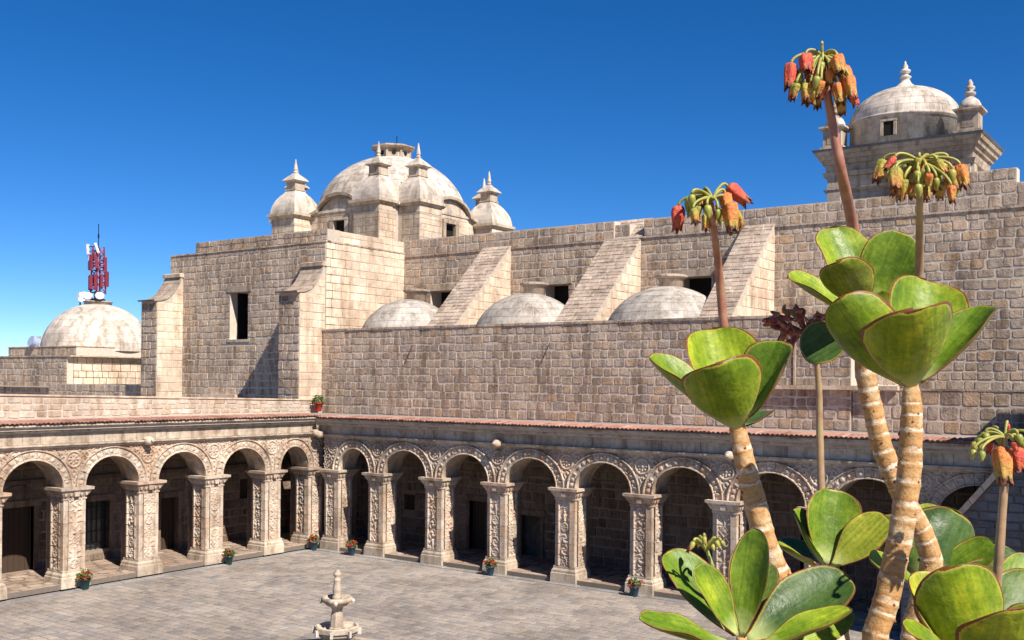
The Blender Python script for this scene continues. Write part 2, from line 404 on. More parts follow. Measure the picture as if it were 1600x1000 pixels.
for k in range(-2, 3):
    _b.frust(k * 0.2, 0.03, 3.26, 3.36, 0.05, 0.05, 0.11, 0.07)
    for sx in (-1, 1): _b.frust(sx * 0.52, 0.55 + k * 0.2, 3.26, 3.36, 0.05, 0.05, 0.07, 0.11)
_b.frust(0, 0.0, 3.24, 3.40, 0.16, 0.08, 0.24, 0.10)
ME_CAP = mesh('capital', _b.v, _b.f, 'carved')
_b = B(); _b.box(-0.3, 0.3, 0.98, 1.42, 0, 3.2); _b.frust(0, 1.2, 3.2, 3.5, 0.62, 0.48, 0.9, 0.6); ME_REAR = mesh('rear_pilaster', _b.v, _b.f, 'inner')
def voussoirs(arch, a, bb, t, n):
    for k in range(n):
        p0, p1 = math.pi * k / n + 0.006, math.pi * (k + 1) / n - 0.006
        na, nr = 7, 12; ph = np.linspace(p0, p1, na + 1); rr = np.linspace(0, 1, nr + 1); vs = []; fs = []
        for j, q in enumerate(rr):
            for i, p in enumerate(ph):
                u = (i / na - 0.5) * 2; vv = (q - 0.5) * 2
                if q < 0.12: h = 0.085
                elif q > 0.86: h = 0.10
                elif q > 0.78 or q < 0.2: h = 0.03
                else:
                    m = max(0, math.cos(u * 2.6 + (k % 3)) * math.cos(vv * (3.2 + k % 2)))
                    h = 0.045 + 0.04 * min(1, m * 1.6) if (abs(u) < 0.85) else 0.045
                vs.append((-math.cos(p) * (a + t * q), -h, math.sin(p) * (bb + t * q)))
        nv = len(vs)
        for j in range(nr):
            for i in range(na):
                x = j * (na + 1) + i; fs.append((x, x + 1, x + na + 2, x + na + 1))
        # skirt back into the wall
        ring = [i for i in range(na + 1)] + [(j + 1) * (na + 1) - 1 for j in range(1, nr + 1)] + [nr * (na + 1) + i for i in range(na - 1, -1, -1)] + [j * (na + 1) for j in range(nr - 1, 0, -1)]
        base = len(vs)
        for i in ring: vs.append((vs[i][0], 0.02, vs[i][2]))
        L_ = len(ring)
        for i in range(L_): fs.append((ring[(i + 1) % L_], ring[i], base + i, base + (i + 1) % L_))
        yield mesh('voussoir', vs, fs, 'carved')
_VC = {}
def arcade(name, label, loc, rotz, cen, s_end, back, holes, spouts, seed, inner_end):
    th = thing(name, label, 'arcade', loc, rotz)
    rr = random.Random(seed)
    cen = sorted(cen)
    # pillars
    for i, s in enumerate(cen):
        p = link(bpy.data.objects.new('pillar', ME_SHAFT), th, T(s, 0))
        link(bpy.data.objects.new('plinth', ME_PLINTH), p); link(bpy.data.objects.new('capital', ME_CAP), p); link(bpy.data.objects.new('rear_pilaster', ME_REAR), p)
        for k in range(6):
            link(bpy.data.objects.new('shaft_block', ME_DRUM), p, T(rr.uniform(-.004, .004), rr.uniform(-.004, .004), 0.622 + BH * k))
            for (x, y, rz) in ((0, 0.118, 0), (0.432, 0.55, R(90)), (-0.432, 0.55, R(-90))):
                link(bpy.data.objects.new('carved_block', rr.choice(MOTIFS)), p, T(x, y, 0.622 + BH * k, rz))
        # spandrel over the pillar
    cs = [(cen[i] + cen[i+1]) / 2 for i in range(len(cen) - 1)]; hs = [(cen[i+1] - cen[i]) / 2 for i in range(len(cen) - 1)]
    par = [(c, h - 0.43, 1.03 if h > 1.4 else 0.98) for c, h in zip(cs, hs)]; t = 0.36
    for i, s in enumerate(cen):
        l = hs[i-1] if i > 0 else 0.55; r = hs[i] if i < len(hs) else 0.55
        def keep(x, z, i=i, s=s):
            for k in (i - 1, i):
                if 0 <= k < len(par):
                    c, a, b = par[k]; dx = s + x - c
                    if (dx / (a + t - 0.03)) ** 2 + (z / (b + t - 0.03)) ** 2 < 1: return False
            return True
        v, f = relief(l + r, ZT - ZC, int((l + r) * 40), 60, spandrel_fn, 0.062, keep, -l)
        link(bpy.data.objects.new('carved_spandrel', mesh('carved_spandrel', v, f, 'carved')), th, T(s, 0.222, ZC))
    for (c, a, b), h in zip(par, hs):
        bm = B(); n = 40; xs = np.linspace(-h, h, n + 1)
        zin = [ZC + (b * math.sqrt(max(0, 1 - (x / a) ** 2)) if abs(x) < a else 0) for x in xs]
        d0, d1 = 0.225, 1.22
        for i in range(n):
            z0, z1 = zin[i], zin[i+1]; x0, x1 = xs[i], xs[i+1]
            bm.add([(x0,d0,z0),(x1,d0,z1),(x1,d0,ZT),(x0,d0,ZT),(x0,d1,z0),(x1,d1,z1),(x1,d1,ZT),(x0,d1,ZT)], [(0,1,2,3),(5,4,7,6),(0,4,5,1)])
        ar = bm.obj('arch', 'ashlar', th, T(c, 0))
        key = (round(a, 3), b)
        if key not in _VC: _VC[key] = list(voussoirs(None, a, b, t, 15))
        for me in _VC[key]: link(bpy.data.objects.new('voussoir', me), ar, T(0, 0.20, ZC))
    s0, s1 = s_end
    # string course, frieze, cornice
    def blockrow(nm, d0, z0, z1, ln, mat, prof=None, d1=1.2, gap=0.012):
        s = s0
        bk = B(); bk.box(s0, s1, d0 + 0.02, d1, z0 + 0.004, z1 - 0.004); core = bk.obj(nm, 'mortar2', th)
        while s < s1 - 0.05:
            l = min(ln * rr.uniform(0.7, 1.35), s1 - s); e = rr.uniform(-0.006, 0.006)
            q = B()
            if prof: q.prism([(y, z) for y, z in prof], s + gap / 2, s + l - gap / 2)
            else: q.box(s + gap / 2, s + l - gap / 2, d0 + e, d0 + 0.2, z0 + 0.006, z1 - 0.006)
            q.obj(nm + '_block', mat, core); s += l
    blockrow('string_course', 0.07, 5.0, 5.13, 1.1, 'ashlar', [(0.10, 5.003), (0.30, 5.003), (0.30, 5.127), (0.03, 5.127), (0.03, 5.07), (0.06, 5.05)])
    blockrow('frieze', 0.17, 5.13, 5.50, 0.62, 'ashlar')
    blockrow('lower_cornice', 0.06, 5.50, 5.63, 0.95, 'ashlar', [(0.14, 5.505), (0.4, 5.505), (0.4, 5.625), (0.02, 5.625), (0.02, 5.58), (0.08, 5.545)])
    blockrow('upper_cornice', -0.08, 5.63, 5.82, 0.95, 'ashlar', [(0.02, 5.635), (0.4, 5.635), (0.4, 5.815), (-0.16, 5.815), (-0.16, 5.76), (-0.10, 5.74), (-0.02, 5.67)])
    # roof
    rf = B(); rf.prism([(-0.08, 5.825), (3.7, 5.825), (3.7, 5.86), (0.25, 5.915), (-0.08, 5.87)], s0, s1); roof = rf.obj('roof', 'pinkroof', th)
    tl = B(); n = 6
    for i in range(n):
        a0, a1 = math.pi * i / n, math.pi * (i + 1) / n
        tl.add([(0.085*math.cos(a0), -0.24, 5.86+0.055*math.sin(a0)), (0.085*math.cos(a1), -0.24, 5.86+0.055*math.sin(a1)), (0.07*math.cos(a1), 0.5, 5.925+0.05*math.sin(a1)), (0.07*math.cos(a0), 0.5, 5.925+0.05*math.sin(a0)),
                (0.065*math.cos(a0), -0.24, 5.86+0.037*math.sin(a0)), (0.065*math.cos(a1), -0.24, 5.86+0.037*math.sin(a1))], [(0,1,2,3),(1,0,4,5)])
    met = mesh('roof_tile', tl.v, tl.f, 'tile')
    for i in range(int((s1 - s0) / 0.16)):
        o = bpy.data.objects.new('roof_tile', met); COL.objects.link(o); o.parent = roof
        o.location = (s0 + 0.09 + i * 0.16 + rr.uniform(-.008, .008), rr.uniform(-0.03, 0.03), rr.uniform(-0.008, 0.012))
    # floor with flagstones, back wall, ceiling
    s0, s1 = inner_end
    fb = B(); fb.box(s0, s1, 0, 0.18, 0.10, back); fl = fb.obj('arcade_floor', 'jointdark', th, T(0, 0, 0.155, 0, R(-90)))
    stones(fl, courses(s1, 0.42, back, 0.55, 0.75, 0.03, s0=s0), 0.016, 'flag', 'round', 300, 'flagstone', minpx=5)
    stones(fl, courses(s1, 0.10, 0.42, 0.4, 1.0, 0.02, s0=s0), 0.02, 'flag', 'paver', 300, 'step_stone', minpx=5)
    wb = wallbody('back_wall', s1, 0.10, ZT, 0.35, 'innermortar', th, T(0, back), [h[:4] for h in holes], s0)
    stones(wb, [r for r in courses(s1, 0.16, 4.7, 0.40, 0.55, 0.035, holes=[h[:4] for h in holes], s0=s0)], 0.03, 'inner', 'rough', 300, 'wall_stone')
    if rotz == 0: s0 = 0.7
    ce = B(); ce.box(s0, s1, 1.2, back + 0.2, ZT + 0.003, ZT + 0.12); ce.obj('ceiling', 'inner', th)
    rb = B(); rb.box(s0, s1, 3.34, back, ZC - 0.1, ZC + 0.04)
    rb.obj('impost_moulding', 'inner', th)
    for (a, b_, z0, z1, kind) in holes:
        w = b_ - a
        if kind == 'niche':
            q = B(); q.box(a, b_, back + 0.22, back + 0.3, z0, z1); q.obj('niche_panel', 'wood', th); continue
        if kind == 'void':
            q = B(); q.box(a - 0.1, b_ + 0.1, back + 0.9, back + 1.0, z0 - 0.2, z1 + 0.2); q.box(a - 0.2, a - 0.1, back + 0.352, back + 1.0, z0 - 0.2, z1 + 0.2); q.box(b_ + 0.1, b_ + 0.2, back + 0.352, back + 1.0, z0 - 0.2, z1 + 0.2); q.box(a - 0.2, b_ + 0.2, back + 0.352, back + 1.0, z1 + 0.2, z1 + 0.3); q.box(a - 0.2, b_ + 0.2, back + 0.352, back + 1.0, z0 - 0.3, z0 - 0.2); q.obj('dark_room', 'inner', th)
        elif kind == 'window':
            q = B(); q.box(a, b_, back + 0.2, back + 0.22, z0, z1); win = q.obj('window_pane', 'glass', th)
            for k in range(5):
                q = B(); x = a + w * (k + 0.5) / 5; q.tube([(x, back + 0.06, z0), (x, back + 0.06, z1)], 0.014, 6); q.obj('grille_bar', 'iron', win)
            for k in range(4):
                q = B(); z = z0 + (z1 - z0) * (k + 0.5) / 4; q.tube([(a, back + 0.06, z), (b_, back + 0.06, z)], 0.012, 6); q.obj('grille_bar', 'iron', win)
        else:
            q = B(); q.box(a, b_, back + 0.24, back + 0.3, z0, z1); dr = q.obj('door', 'wood', th)
            for k in range(6):
                q = B(); q.box(a + w * k / 6 + 0.01, a + w * (k + 1) / 6 - 0.01, back + 0.22, back + 0.245, z0 + 0.02, z1 - 0.02); q.obj('door_plank', 'wood', dr)
        q = B(); q.box(a - 0.17, a, back - 0.06, back + 0.2, z0, z1); q.obj('door_jamb', 'inner', th)
        q = B(); q.box(b_, b_ + 0.17, back - 0.06, back + 0.2, z0, z1); q.obj('door_jamb', 'inner', th)
        q = B(); q.box(a - 0.25, b_ + 0.25, back - 0.09, back + 0.2, z1, z1 + 0.24); q.obj('lintel', 'inner', th)
        if kind == 'arched':
            q = B(); n = 16; vs = []
            for k in range(n + 1):
                an = math.pi * k / n
                for rad in (w / 2, w / 2 + 0.25):
                    for d in (back - 0.07, back + 0.05): vs.append((a + w / 2 - rad * math.cos(an), d, z1 + 0.0 + rad * 0.9 * math.sin(an)))
            fs = []
            for k in range(n):
                o_ = k * 4; fs += [(o_, o_ + 4, o_ + 6, o_ + 2), (o_ + 2, o_ + 6, o_ + 7, o_ + 3), (o_ + 1, o_ + 5, o_ + 4, o_)]
            q.add(vs, fs); q.obj('arch_surround', 'inner', th)
    # water spouts shaped like heads
    for s in spouts:
        q = B(); q.lathe(0, 0, [(0.10, 0), (0.15, 0.06), (0.17, 0.2), (0.16, 0.32), (0.10, 0.42)], 10); sp = q.obj('water_spout', 'carved', th, T(s, 0.2, 5.10, 0, R(90)), True)
        q = B(); q.lathe(0, 0.02, [(0.05, 0.40), (0.06, 0.47), (0.045, 0.5)], 8); q.obj('spout_mouth', 'carved', sp)
        for sx in (-1, 1):
            q = B(); q.lathe(sx * 0.14, 0.08, [(0.03, 0.12), (0.05, 0.17), (0.02, 0.25)], 6); q.obj('spout_ear', 'carved', sp)
    return th
arcade('cloister_arcade', 'sunlit carved stone arcade along the left side of the courtyard', (0.5, 0, 0.06), R(90),
       [0.1, -2.39, -5.47, -8.55, -11.61, -14.67, -17.75], (-19.5, 0.17), 3.5,
       [(-12.5, -11.2, 0.16, 2.6, 'arched'), (-9.1, -8.0, 0.6, 2.55, 'window'), (-5.6, -4.7, 0.16, 2.4, 'door'), (-1.35, -0.6, 2.0, 2.9, 'niche')], [-8.68, -0.05], 1, (-19.5, 4.0))
arcade('cloister_arcade', 'half shaded carved stone arcade below the long wall, behind the tall succulents', (0, 0, 0), 0,
       [1.35] + [4.02 + 3.2 * k for k in range(9)], (0.45, 30.2), 3.4,
       [(2.75, 3.4, 1.6, 2.3, 'niche'), (6.6, 7.5, 0.16, 2.3, 'door'), (9.0, 10.35, 0.16, 1.9, 'void'), (21.5, 23.0, 0.16, 2.5, 'arched'), (26.3, 27.4, 0.16, 2.4, 'door')], [0.75, 10.54, 20.24], 2, (-2.98, 30.2))

# ================================================================== WALLS OVER THE ARCADES
YW = 3.8; UT = -3.1; YT = 4.0; YB = 2.3; YN = 9.9
def rubble_wall(th, name, mat4, L, z0, z1, dep, smat='rubble', bmat='mortar', ch=0.385, sl=0.42, holes=(), span=None, s0=0.0, body=None, kind='rough', proud=0.018, gap=0.030, limit=300, jz=0.12, jl=0.34):
    wb = body or wallbody(name, L, z0, z1, dep, bmat, th, mat4, holes, s0)
    stones(wb, courses(L, z0, z1, ch, sl, gap, span, holes, s0=s0, jz=jz, jl=jl), proud, smat, kind, limit)
    return wb
# parapet of irregular stones over the left arcade; a little lower towards the corner
pp = thing('terrace_parapet', 'low pale rubble parapet running above the left arcade roof', 'wall', (-3.0, 0, 0), R(90))
q = B(); q.add([(-20, 0, 5.9), (3.75, 0, 5.9), (3.75, 0, 6.5), (-20, 0, 6.98), (-20, 0.3, 5.9), (3.75, 0.3, 5.9), (3.75, 0.3, 6.5), (-20, 0.3, 6.98)], [(0,1,2,3),(5,4,7,6),(3,2,6,7),(1,5,6,2),(4,0,3,7)])
pb = q.obj('parapet_body', 'mortar2', pp)
rc = []
for (s, z, w, h) in courses(3.7, 6.0, 6.85, 0.29, 0.5, 0.03, s0=-19.8, jz=0.05, jl=0.5):
    k = (0.5 + (3.75 - s) / 23.75 * 0.48) / 0.9
    rc.append((s, 6.0 + (z - 6.0) * k, w * random.uniform(0.92, 1.0), h * k))
stones(pb, rc, 0.02, 'irregular', 'rough', 300)
q = B(); q.add([(-20, -0.05, 6.985), (3.75, -0.05, 6.505), (3.75, 0.36, 6.505), (-20, 0.36, 6.985), (-20, -0.05, 7.05), (3.75, -0.05, 6.57), (3.75, 0.36, 6.57), (-20, 0.36, 7.05)], [(0,1,5,4),(4,5,6,7),(1,2,6,5),(2,3,7,6),(3,0,4,7),(0,3,2,1)])
q.obj('coping', 'lit', pp)

# side chapels: long wall, three domes, vents
ch = thing('side_chapels', 'long rubble wall above the right arcade with three low stone domes behind it', 'building', (UT, YW, 5.9))
fw = rubble_wall(ch, 'front_wall', T(0, 0, -5.9), 26.2, 5.9, 9.93, 0.6)
_cp = []
cpb = B(); cpb.box(0, 26.2, 0.0, 0.6, 9.935, 9.96); cpo = cpb.obj('wall_top', 'mortar', ch, T(0, 0, -5.9))
stones(cpo, courses(26.2, 9.94, 10.06, 0.12, 0.7, 0.01), 0.05, 'rubble', 'ashlar', 300, 'coping_stone', y0=0.0, minpx=4)
q = B(); q.box(0, 26.2, 0.6, YN - YW - 0.1, 9.2, 9.3); q.obj('chapel_roof', 'greydome', ch, T(0, 0, -5.9))
ew = rubble_wall(ch, 'end_wall', T(26.2, 0.6, -5.9, R(90)), YN - YW - 0.65, 5.9, 9.93, 0.5)
def cap_dome(th, cx, cy, z0, r, rise, rings, segs, mat, bodymat, arc=(0, 360), proud=0.02, base_th=0.0, gapw=0.02, limit_top=0.1, name='dome', gr=0.012):
    """masonry dome: smooth body with ring courses of separate slabs"""
    b = B(); prof = [(r * math.cos(a), z0 + rise * math.sin(a)) for a in np.linspace(base_th, math.pi / 2 - 0.02, 26)]
    b.lathe(0, 0, prof, 64, cap=False); o = b.obj(name, bodymat, th, T(cx, cy), True)
    es = np.linspace(base_th, math.pi / 2 - limit_top, rings + 1)
    for k in range(rings):
        e0, e1 = es[k] + gapw * 0.5 / r, es[k+1] - gapw * 0.5 / r
        n = max(8, int(segs * math.cos((e0 + e1) / 2)))
        da = 2 * math.pi / n; gp = gapw / (r * max(0.2, math.cos(e0)))
        variants = []
        for vnt in range(2):
            jj = 0.12 if vnt else 0.0
            vs = []; fs = []; NA, NE = 3, 2
            for lay, pr in ((0, proud), (1, -0.01)):
                for j in range(NE + 1):
                    e = e0 + (e1 - e0) * j / NE
                    for i in range(NA + 1):
                        a = gp / 2 + (da - gp) * i / NA
                        rr_ = r + pr; rs = rise + pr
                        vs.append((rr_ * math.cos(e) * math.cos(a), rr_ * math.cos(e) * math.sin(a), z0 + rs * math.sin(e)))
            m_ = (NA + 1) * (NE + 1)
            for j in range(NE):
                for i in range(NA):
                    x = j * (NA + 1) + i; fs.append((x, x + 1, x + NA + 2, x + NA + 1))
            ring = list(range(NA + 1)) + [(j + 1) * (NA + 1) - 1 for j in range(1, NE + 1)] + [NE * (NA + 1) + i for i in range(NA - 1, -1, -1)] + [j * (NA + 1) for j in range(NE - 1, 0, -1)]
            for i in range(len(ring)): p_, q_ = ring[i], ring[(i + 1) % len(ring)]; fs.append((q_, p_, p_ + m_, q_ + m_))
            variants.append(mesh('dome_stone', vs, fs, mat)); break
        off = random.uniform(0, da)
        for i in range(n):
            a = (off + i * da) % (2 * math.pi); mid = a + da / 2
            w = WM[o] @ Vector((r * math.cos(mid), r * math.sin(mid), 0)) - WM[o] @ Vector((0, 0, 0))
            vw = (CAM - WM[o] @ Vector((0, 0, 0))); vw.z = 0
            if w.normalized().dot(vw.normalized()) < -0.35: continue
            s_ = bpy.data.objects.new('dome_stone', variants[0]); COL.objects.link(s_); s_.parent = o; s_.rotation_euler = (0, 0, a)
    return o
for k, (u, rr_) in enumerate(((-0.05, 2.42), (7.25, 2.5), (14.4, 2.6))):
    d = cap_dome(ch, u - UT, 6.85 - YW, 9.3 - 5.9, rr_ * 1.04, 2.32, 7, 30, 'greydome', 'mortar', base_th=0.12, proud=0.012, name='chapel_dome')
    v = B(); v.lathe(0, 0, [(0.52, 11.1), (0.52, 12.0), (0.56, 12.03)], 14); ve = v.obj('roof_vent', 'slope', ch, T(u - UT - 0.30, 7.75 - YW, -5.9), True)
    v = B(); v.lathe(0, 0, [(0.60, 12.03), (0.70, 12.10), (0.70, 12.17), (0.5, 12.22)], 14); v.obj('vent_cap', 'slope', ve)
# iron tie rods leaning on the wall face
for (px_s, z) in ((5.95, 9.15), (13.6, 9.2)):
    q = B(); q.tube([(px_s - 0.42, -0.08, z - 0.85), (px_s, -0.06, z)], 0.012, 6); q.obj('iron_tie', 'iron', fw)

# low wall beyond the chapels
lw = thing('terrace_wall', 'low stone wall with a thin ledge at the right end of the long wall', 'wall', (23.15, YW + 0.05, 5.9))
lb = rubble_wall(lw, 'wall_body', T(0, 0, -5.9), 8.4, 5.9, 7.35, 0.5, ch=0.5, sl=0.55)
q = B(); q.box(-3.1, 1.6, -0.30, -0.06, 7.352, 7.50); q.obj('ledge', 'lit', lw, T(0, 0, -5.9))  # pale stone paints sunlight onto the ledge front
q = B(); q.box(0.02, 8.4, -0.03, 0.5, 7.352, 7.42); q.obj('coping', 'rubble', lw, T(0, 0, -5.9))

q = B(); q.box(-2.12, -2.04, -0.10, -0.05, 7.505, 9.3); q.obj('pale_wall_strip', 'lit', lw, T(0, 0, -5.9))  # thin pale upright strip on the wall face

# ================================================================== NAVE
nv = thing('church_nave', 'high rubble nave wall with parapet and sloping buttresses behind the low domes', 'church', (UT, YN, 8.5))
NB = T(0, 0, -8.5)
uo = lambda u: u - UT
holes = [(uo(u0), uo(u1), 11.2, 12.33) for u0, u1 in ((-1.2, 0.25), (6.1, 7.5), (13.5, 15.0))]
nw = rubble_wall(nv, 'nave_wall', NB, uo(32), 6.5, 14.32, 0.9, ch=0.40, sl=0.50, holes=holes, s0=0.02, jl=0.4)
for (a, b_, z0, z1) in holes:
    q = B(); q.box(a - 0.02, b_ + 0.02, 0.92, 1.0, z0 - 0.2, z1 + 0.2); q.obj('dark_opening', 'dark', nv, NB)
    q = B(); q.box(a - 0.3, b_ + 0.2, -0.05, 0.15, z1 + 0.004, z1 + 0.3); q.obj('lintel', 'ashlar', nv, NB)
# parapet: first length, then the second, with steps near the tower
def parapet(a, b_, z1, nm='parapet', z0=14.325, off=0.12):
    w = rubble_wall(nv, nm, NB @ T(0, off), uo(b_), z0, z1, 0.6, ch=0.42, sl=0.5, s0=uo(a))
    return w
parapet(-2.98, 9.95, 15.18); parapet(9.96, 10.75, 15.0, off=0.2); parapet(11.55, 24.75, 15.14); parapet(24.755, 27.3, 15.78); parapet(27.305, 32, 15.22)
for (a, b_) in ((-2.98, 9.5), (11.45, 32)):
    q = B(); q.box(uo(a), uo(b_), -0.06, 0.2, 14.24, 14.322); q.obj('ledge', 'rubble', nv, NB)
# sloping buttresses
def flying(u0, u1, ytop=YN, ztop=14.4, yb=4.6, zb=9.35, extra=None):
    y0, y1 = yb - YN, ytop - YN
    poly = [(y0, 6.5), (0.0, 6.5), (0.0 if y1 <= 0 else y1, 14.0 if y1 <= 0 else ztop), (y1, ztop), (y0, zb)]
    if y1 <= 0: poly = [(y0, 6.5), (-0.005, 6.5), (-0.005, ztop), (y0, zb)]
    else: poly = [(y0, 6.5), (-0.005, 6.5), (-0.005, 14.0), (y1, 14.4), (y1, ztop), (y0, zb)]
    b = B(); b.prism(poly, uo(u0), uo(u1)); bt = b.obj('buttress', 'mortar2', nv, NB)
    dy, dz = y1 - y0, ztop - zb; ln = math.hypot(dy, dz); an = math.atan2(dz, dy)
    # top slope bricks: frame whose local z runs up the slope
    fr = B(); fr.box(uo(u0) + 0.01, uo(u1) - 0.01, 0.001, 0.05, 0.02, ln - 0.02)
    sl_ = fr.obj('slope_face', 'mortar', bt, T(0, y0, zb) @ Matrix.Rotation(an - math.pi / 2, 4, 'X'))
    stones(sl_, courses(uo(u1), 0.0, ln, 0.26, 0.5, 0.02, s0=uo(u0)), 0.03, 'slope', 'ashlar', 300, 'slope_brick', minpx=5)
    # lit side, frame facing +x
    sd = B(); sd.box(-0.02, -0.01, 0.02, 0.03, zb, zb + 0.01)
    side = sd.obj('side_face', 'mortar2', bt, T(uo(u1), y0, 0, R(90)))
    def span(za, zb_):
        t_ = (zb_ - zb) / dz * dy
        e = 0 - y0 - 0.02
        return [(max(0.02, t_), e)] if max(0.02, t_) < e - 0.2 else []
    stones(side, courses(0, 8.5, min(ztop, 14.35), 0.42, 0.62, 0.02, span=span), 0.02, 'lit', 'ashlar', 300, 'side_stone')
flying(2.27, 4.05); flying(9.45, 11.45, YN + 1.2, 15.35, 4.6, 9.15); flying(16.45, 17.9)

# ================================================================== TRANSEPT
tr = thing('church_transept', 'tall square church transept with a recessed window and two buttresses', 'church', (-15.5, YT, 5.9))
TB = T(0, 0, -5.9); WT = 12.4
hw = (5.17, 6.62, 9.66, 12.2)
tf = rubble_wall(tr, 'front_wall', TB, WT, 5.9, 14.5, 1.6, holes=[hw], ch=0.38, sl=0.43, limit=300)
q = B(); q.box(0.0, WT - 1.65, 1.602, 12, 5.9, 14.5); q.obj('transept_core', 'mortar2', tr, TB)
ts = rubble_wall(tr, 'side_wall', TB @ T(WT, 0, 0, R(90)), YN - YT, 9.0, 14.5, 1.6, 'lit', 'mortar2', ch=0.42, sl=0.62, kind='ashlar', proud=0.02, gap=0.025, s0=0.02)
# window recess: splayed, slit opening to the right
q = B(); q.box(5.175, 5.24, 0.50, 1.59, 9.67, 12.19); wn_ = q.obj('window_dark_panel', 'dark', tr, TB)  # this and the back are black panels painting the window's unlit depth
q = B(); q.box(5.245, 6.61, 1.50, 1.59, 9.67, 12.19); q.obj('window_back', 'dark', tr, TB)
q = B(); q.box(5.0, 6.8, -0.05, 0.3, 9.52, 9.655); q.obj('window_sill', 'ashlar', tr, TB)
q = B(); q.box(4.9, 6.9, -0.045, 0.4, 12.205, 12.5); q.obj('window_lintel', 'ashlar', tr, TB)
# upper tier
def tier(L0, L1, z1, m4, smat, depth=0.9, kind='rough', proud=0.03):
    rubble_wall(tr, 'parapet', m4, L1, 14.51, z1, depth, smat, 'mortar2', ch=0.36, sl=0.55, s0=L0, kind=kind, proud=proud)
tier(2.1, WT, 15.1, TB @ T(0, 0.10), 'rubble'); tier(0.95, YN - YT, 15.1, TB @ T(WT - 0.12, 0.10, 0, R(90)), 'lit', 0.6, 'ashlar', 0.02)
for (m4, a, b_) in ((TB, -0.04, WT + 0.05), (TB @ T(WT, 0, 0, R(90)), 0.06, YN - YT)):
    q = B(); q.box(a, b_, -0.05, 0.3, 14.43, 14.508); q.obj('ledge', 'rubble', tr, m4)
# buttresses with a swept coping
def swept(u0, u1):
    a, b_ = u0 + 15.5, u1 + 15.5; y0 = YB - YT
    cur = [(y0 + 1.62 * (t ** 0.72), 11.80 + 1.42 * (t ** 1.75)) for t in np.linspace(0, 1, 13)]
    poly = [(y0, 5.9), (-0.004, 5.9), (-0.004, 13.30)] + [(y, z) for y, z in reversed(cur)]
    q = B(); q.prism(poly, a, b_); bt = q.obj('buttress', 'mortar2', tr, TB)
    frf = B(); frf.box(a + 0.1, a + 0.11, 0.02, 0.03, 6, 6.01)
    ff = frf.obj('front_face', 'mortar', bt, T(0, y0))
    stones(ff, courses(b_, 5.9, 11.7, 0.42, 0.5, 0.04, s0=a), 0.03, 'rubble', 'rough', 300)
    sf = frf2 = B(); frf2.box(0.1, 0.11, 0.02, 0.03, 6, 6.01); sf = frf2.obj('side_face', 'mortar2', bt, T(b_, y0, 0, R(90)))
    def span(za, zb):
        if zb < 11.85: return [(0.02, -y0 - 0.01)]
        t_ = max(0, min(1, (zb - 11.80) / 1.42)) ** (1 / 1.75); return [(1.62 * t_ ** 0.72 + 0.04, -y0 - 0.01)] if 1.62 * t_ ** 0.72 < -y0 - 0.25 else []
    stones(sf, courses(0, 5.9, 13.0, 0.43, 0.62, 0.025, span=span), 0.02, 'lit', 'ashlar', 300)
    # coping: three rows of slabs across, following the curve, with a rolled lip at the bottom and a moulding at the top
    for col in range(3):
        c0, c1 = a - 0.06 + (b_ - a + 0.12) * col / 3 + 0.006, a - 0.06 + (b_ - a + 0.12) * (col + 1) / 3 - 0.006
        for rw in range(5):
            ts_ = np.linspace(rw / 5 + (0.004 if rw else 0), (rw + 1) / 5 - 0.004, 4)
            pts = [(y0 + 1.62 * (t ** 0.72), 11.80 + 1.42 * (t ** 1.75)) for t in ts_]
            if rw == 0: pts[0] = (y0 - 0.20, 11.76)
            up = [(y - 0.03, z + 0.10) for y, z in pts]
            poly = [(y, z + 0.005) for y, z in pts] + list(reversed(up))
            q = B(); q.prism(poly, c0, c1); q.obj('coping_slab', 'slope', bt)
    q = B(); q.prism([(-0.30, 13.22), (0.0, 13.22), (0.0, 13.44), (-0.12, 13.46), (-0.30, 13.40)], a - 0.10, b_ + 0.08); q.obj('coping_moulding', 'ashlar', bt)
swept(-15.75, -14.35); swept(-4.58, -3.12)
# low sill stone at the foot of the wall
q = B(); q.box(3.6, 6.2, -0.5, 0.0, 6.4, 6.72); q.obj('foot_ledge', 'lit', tr, TB)

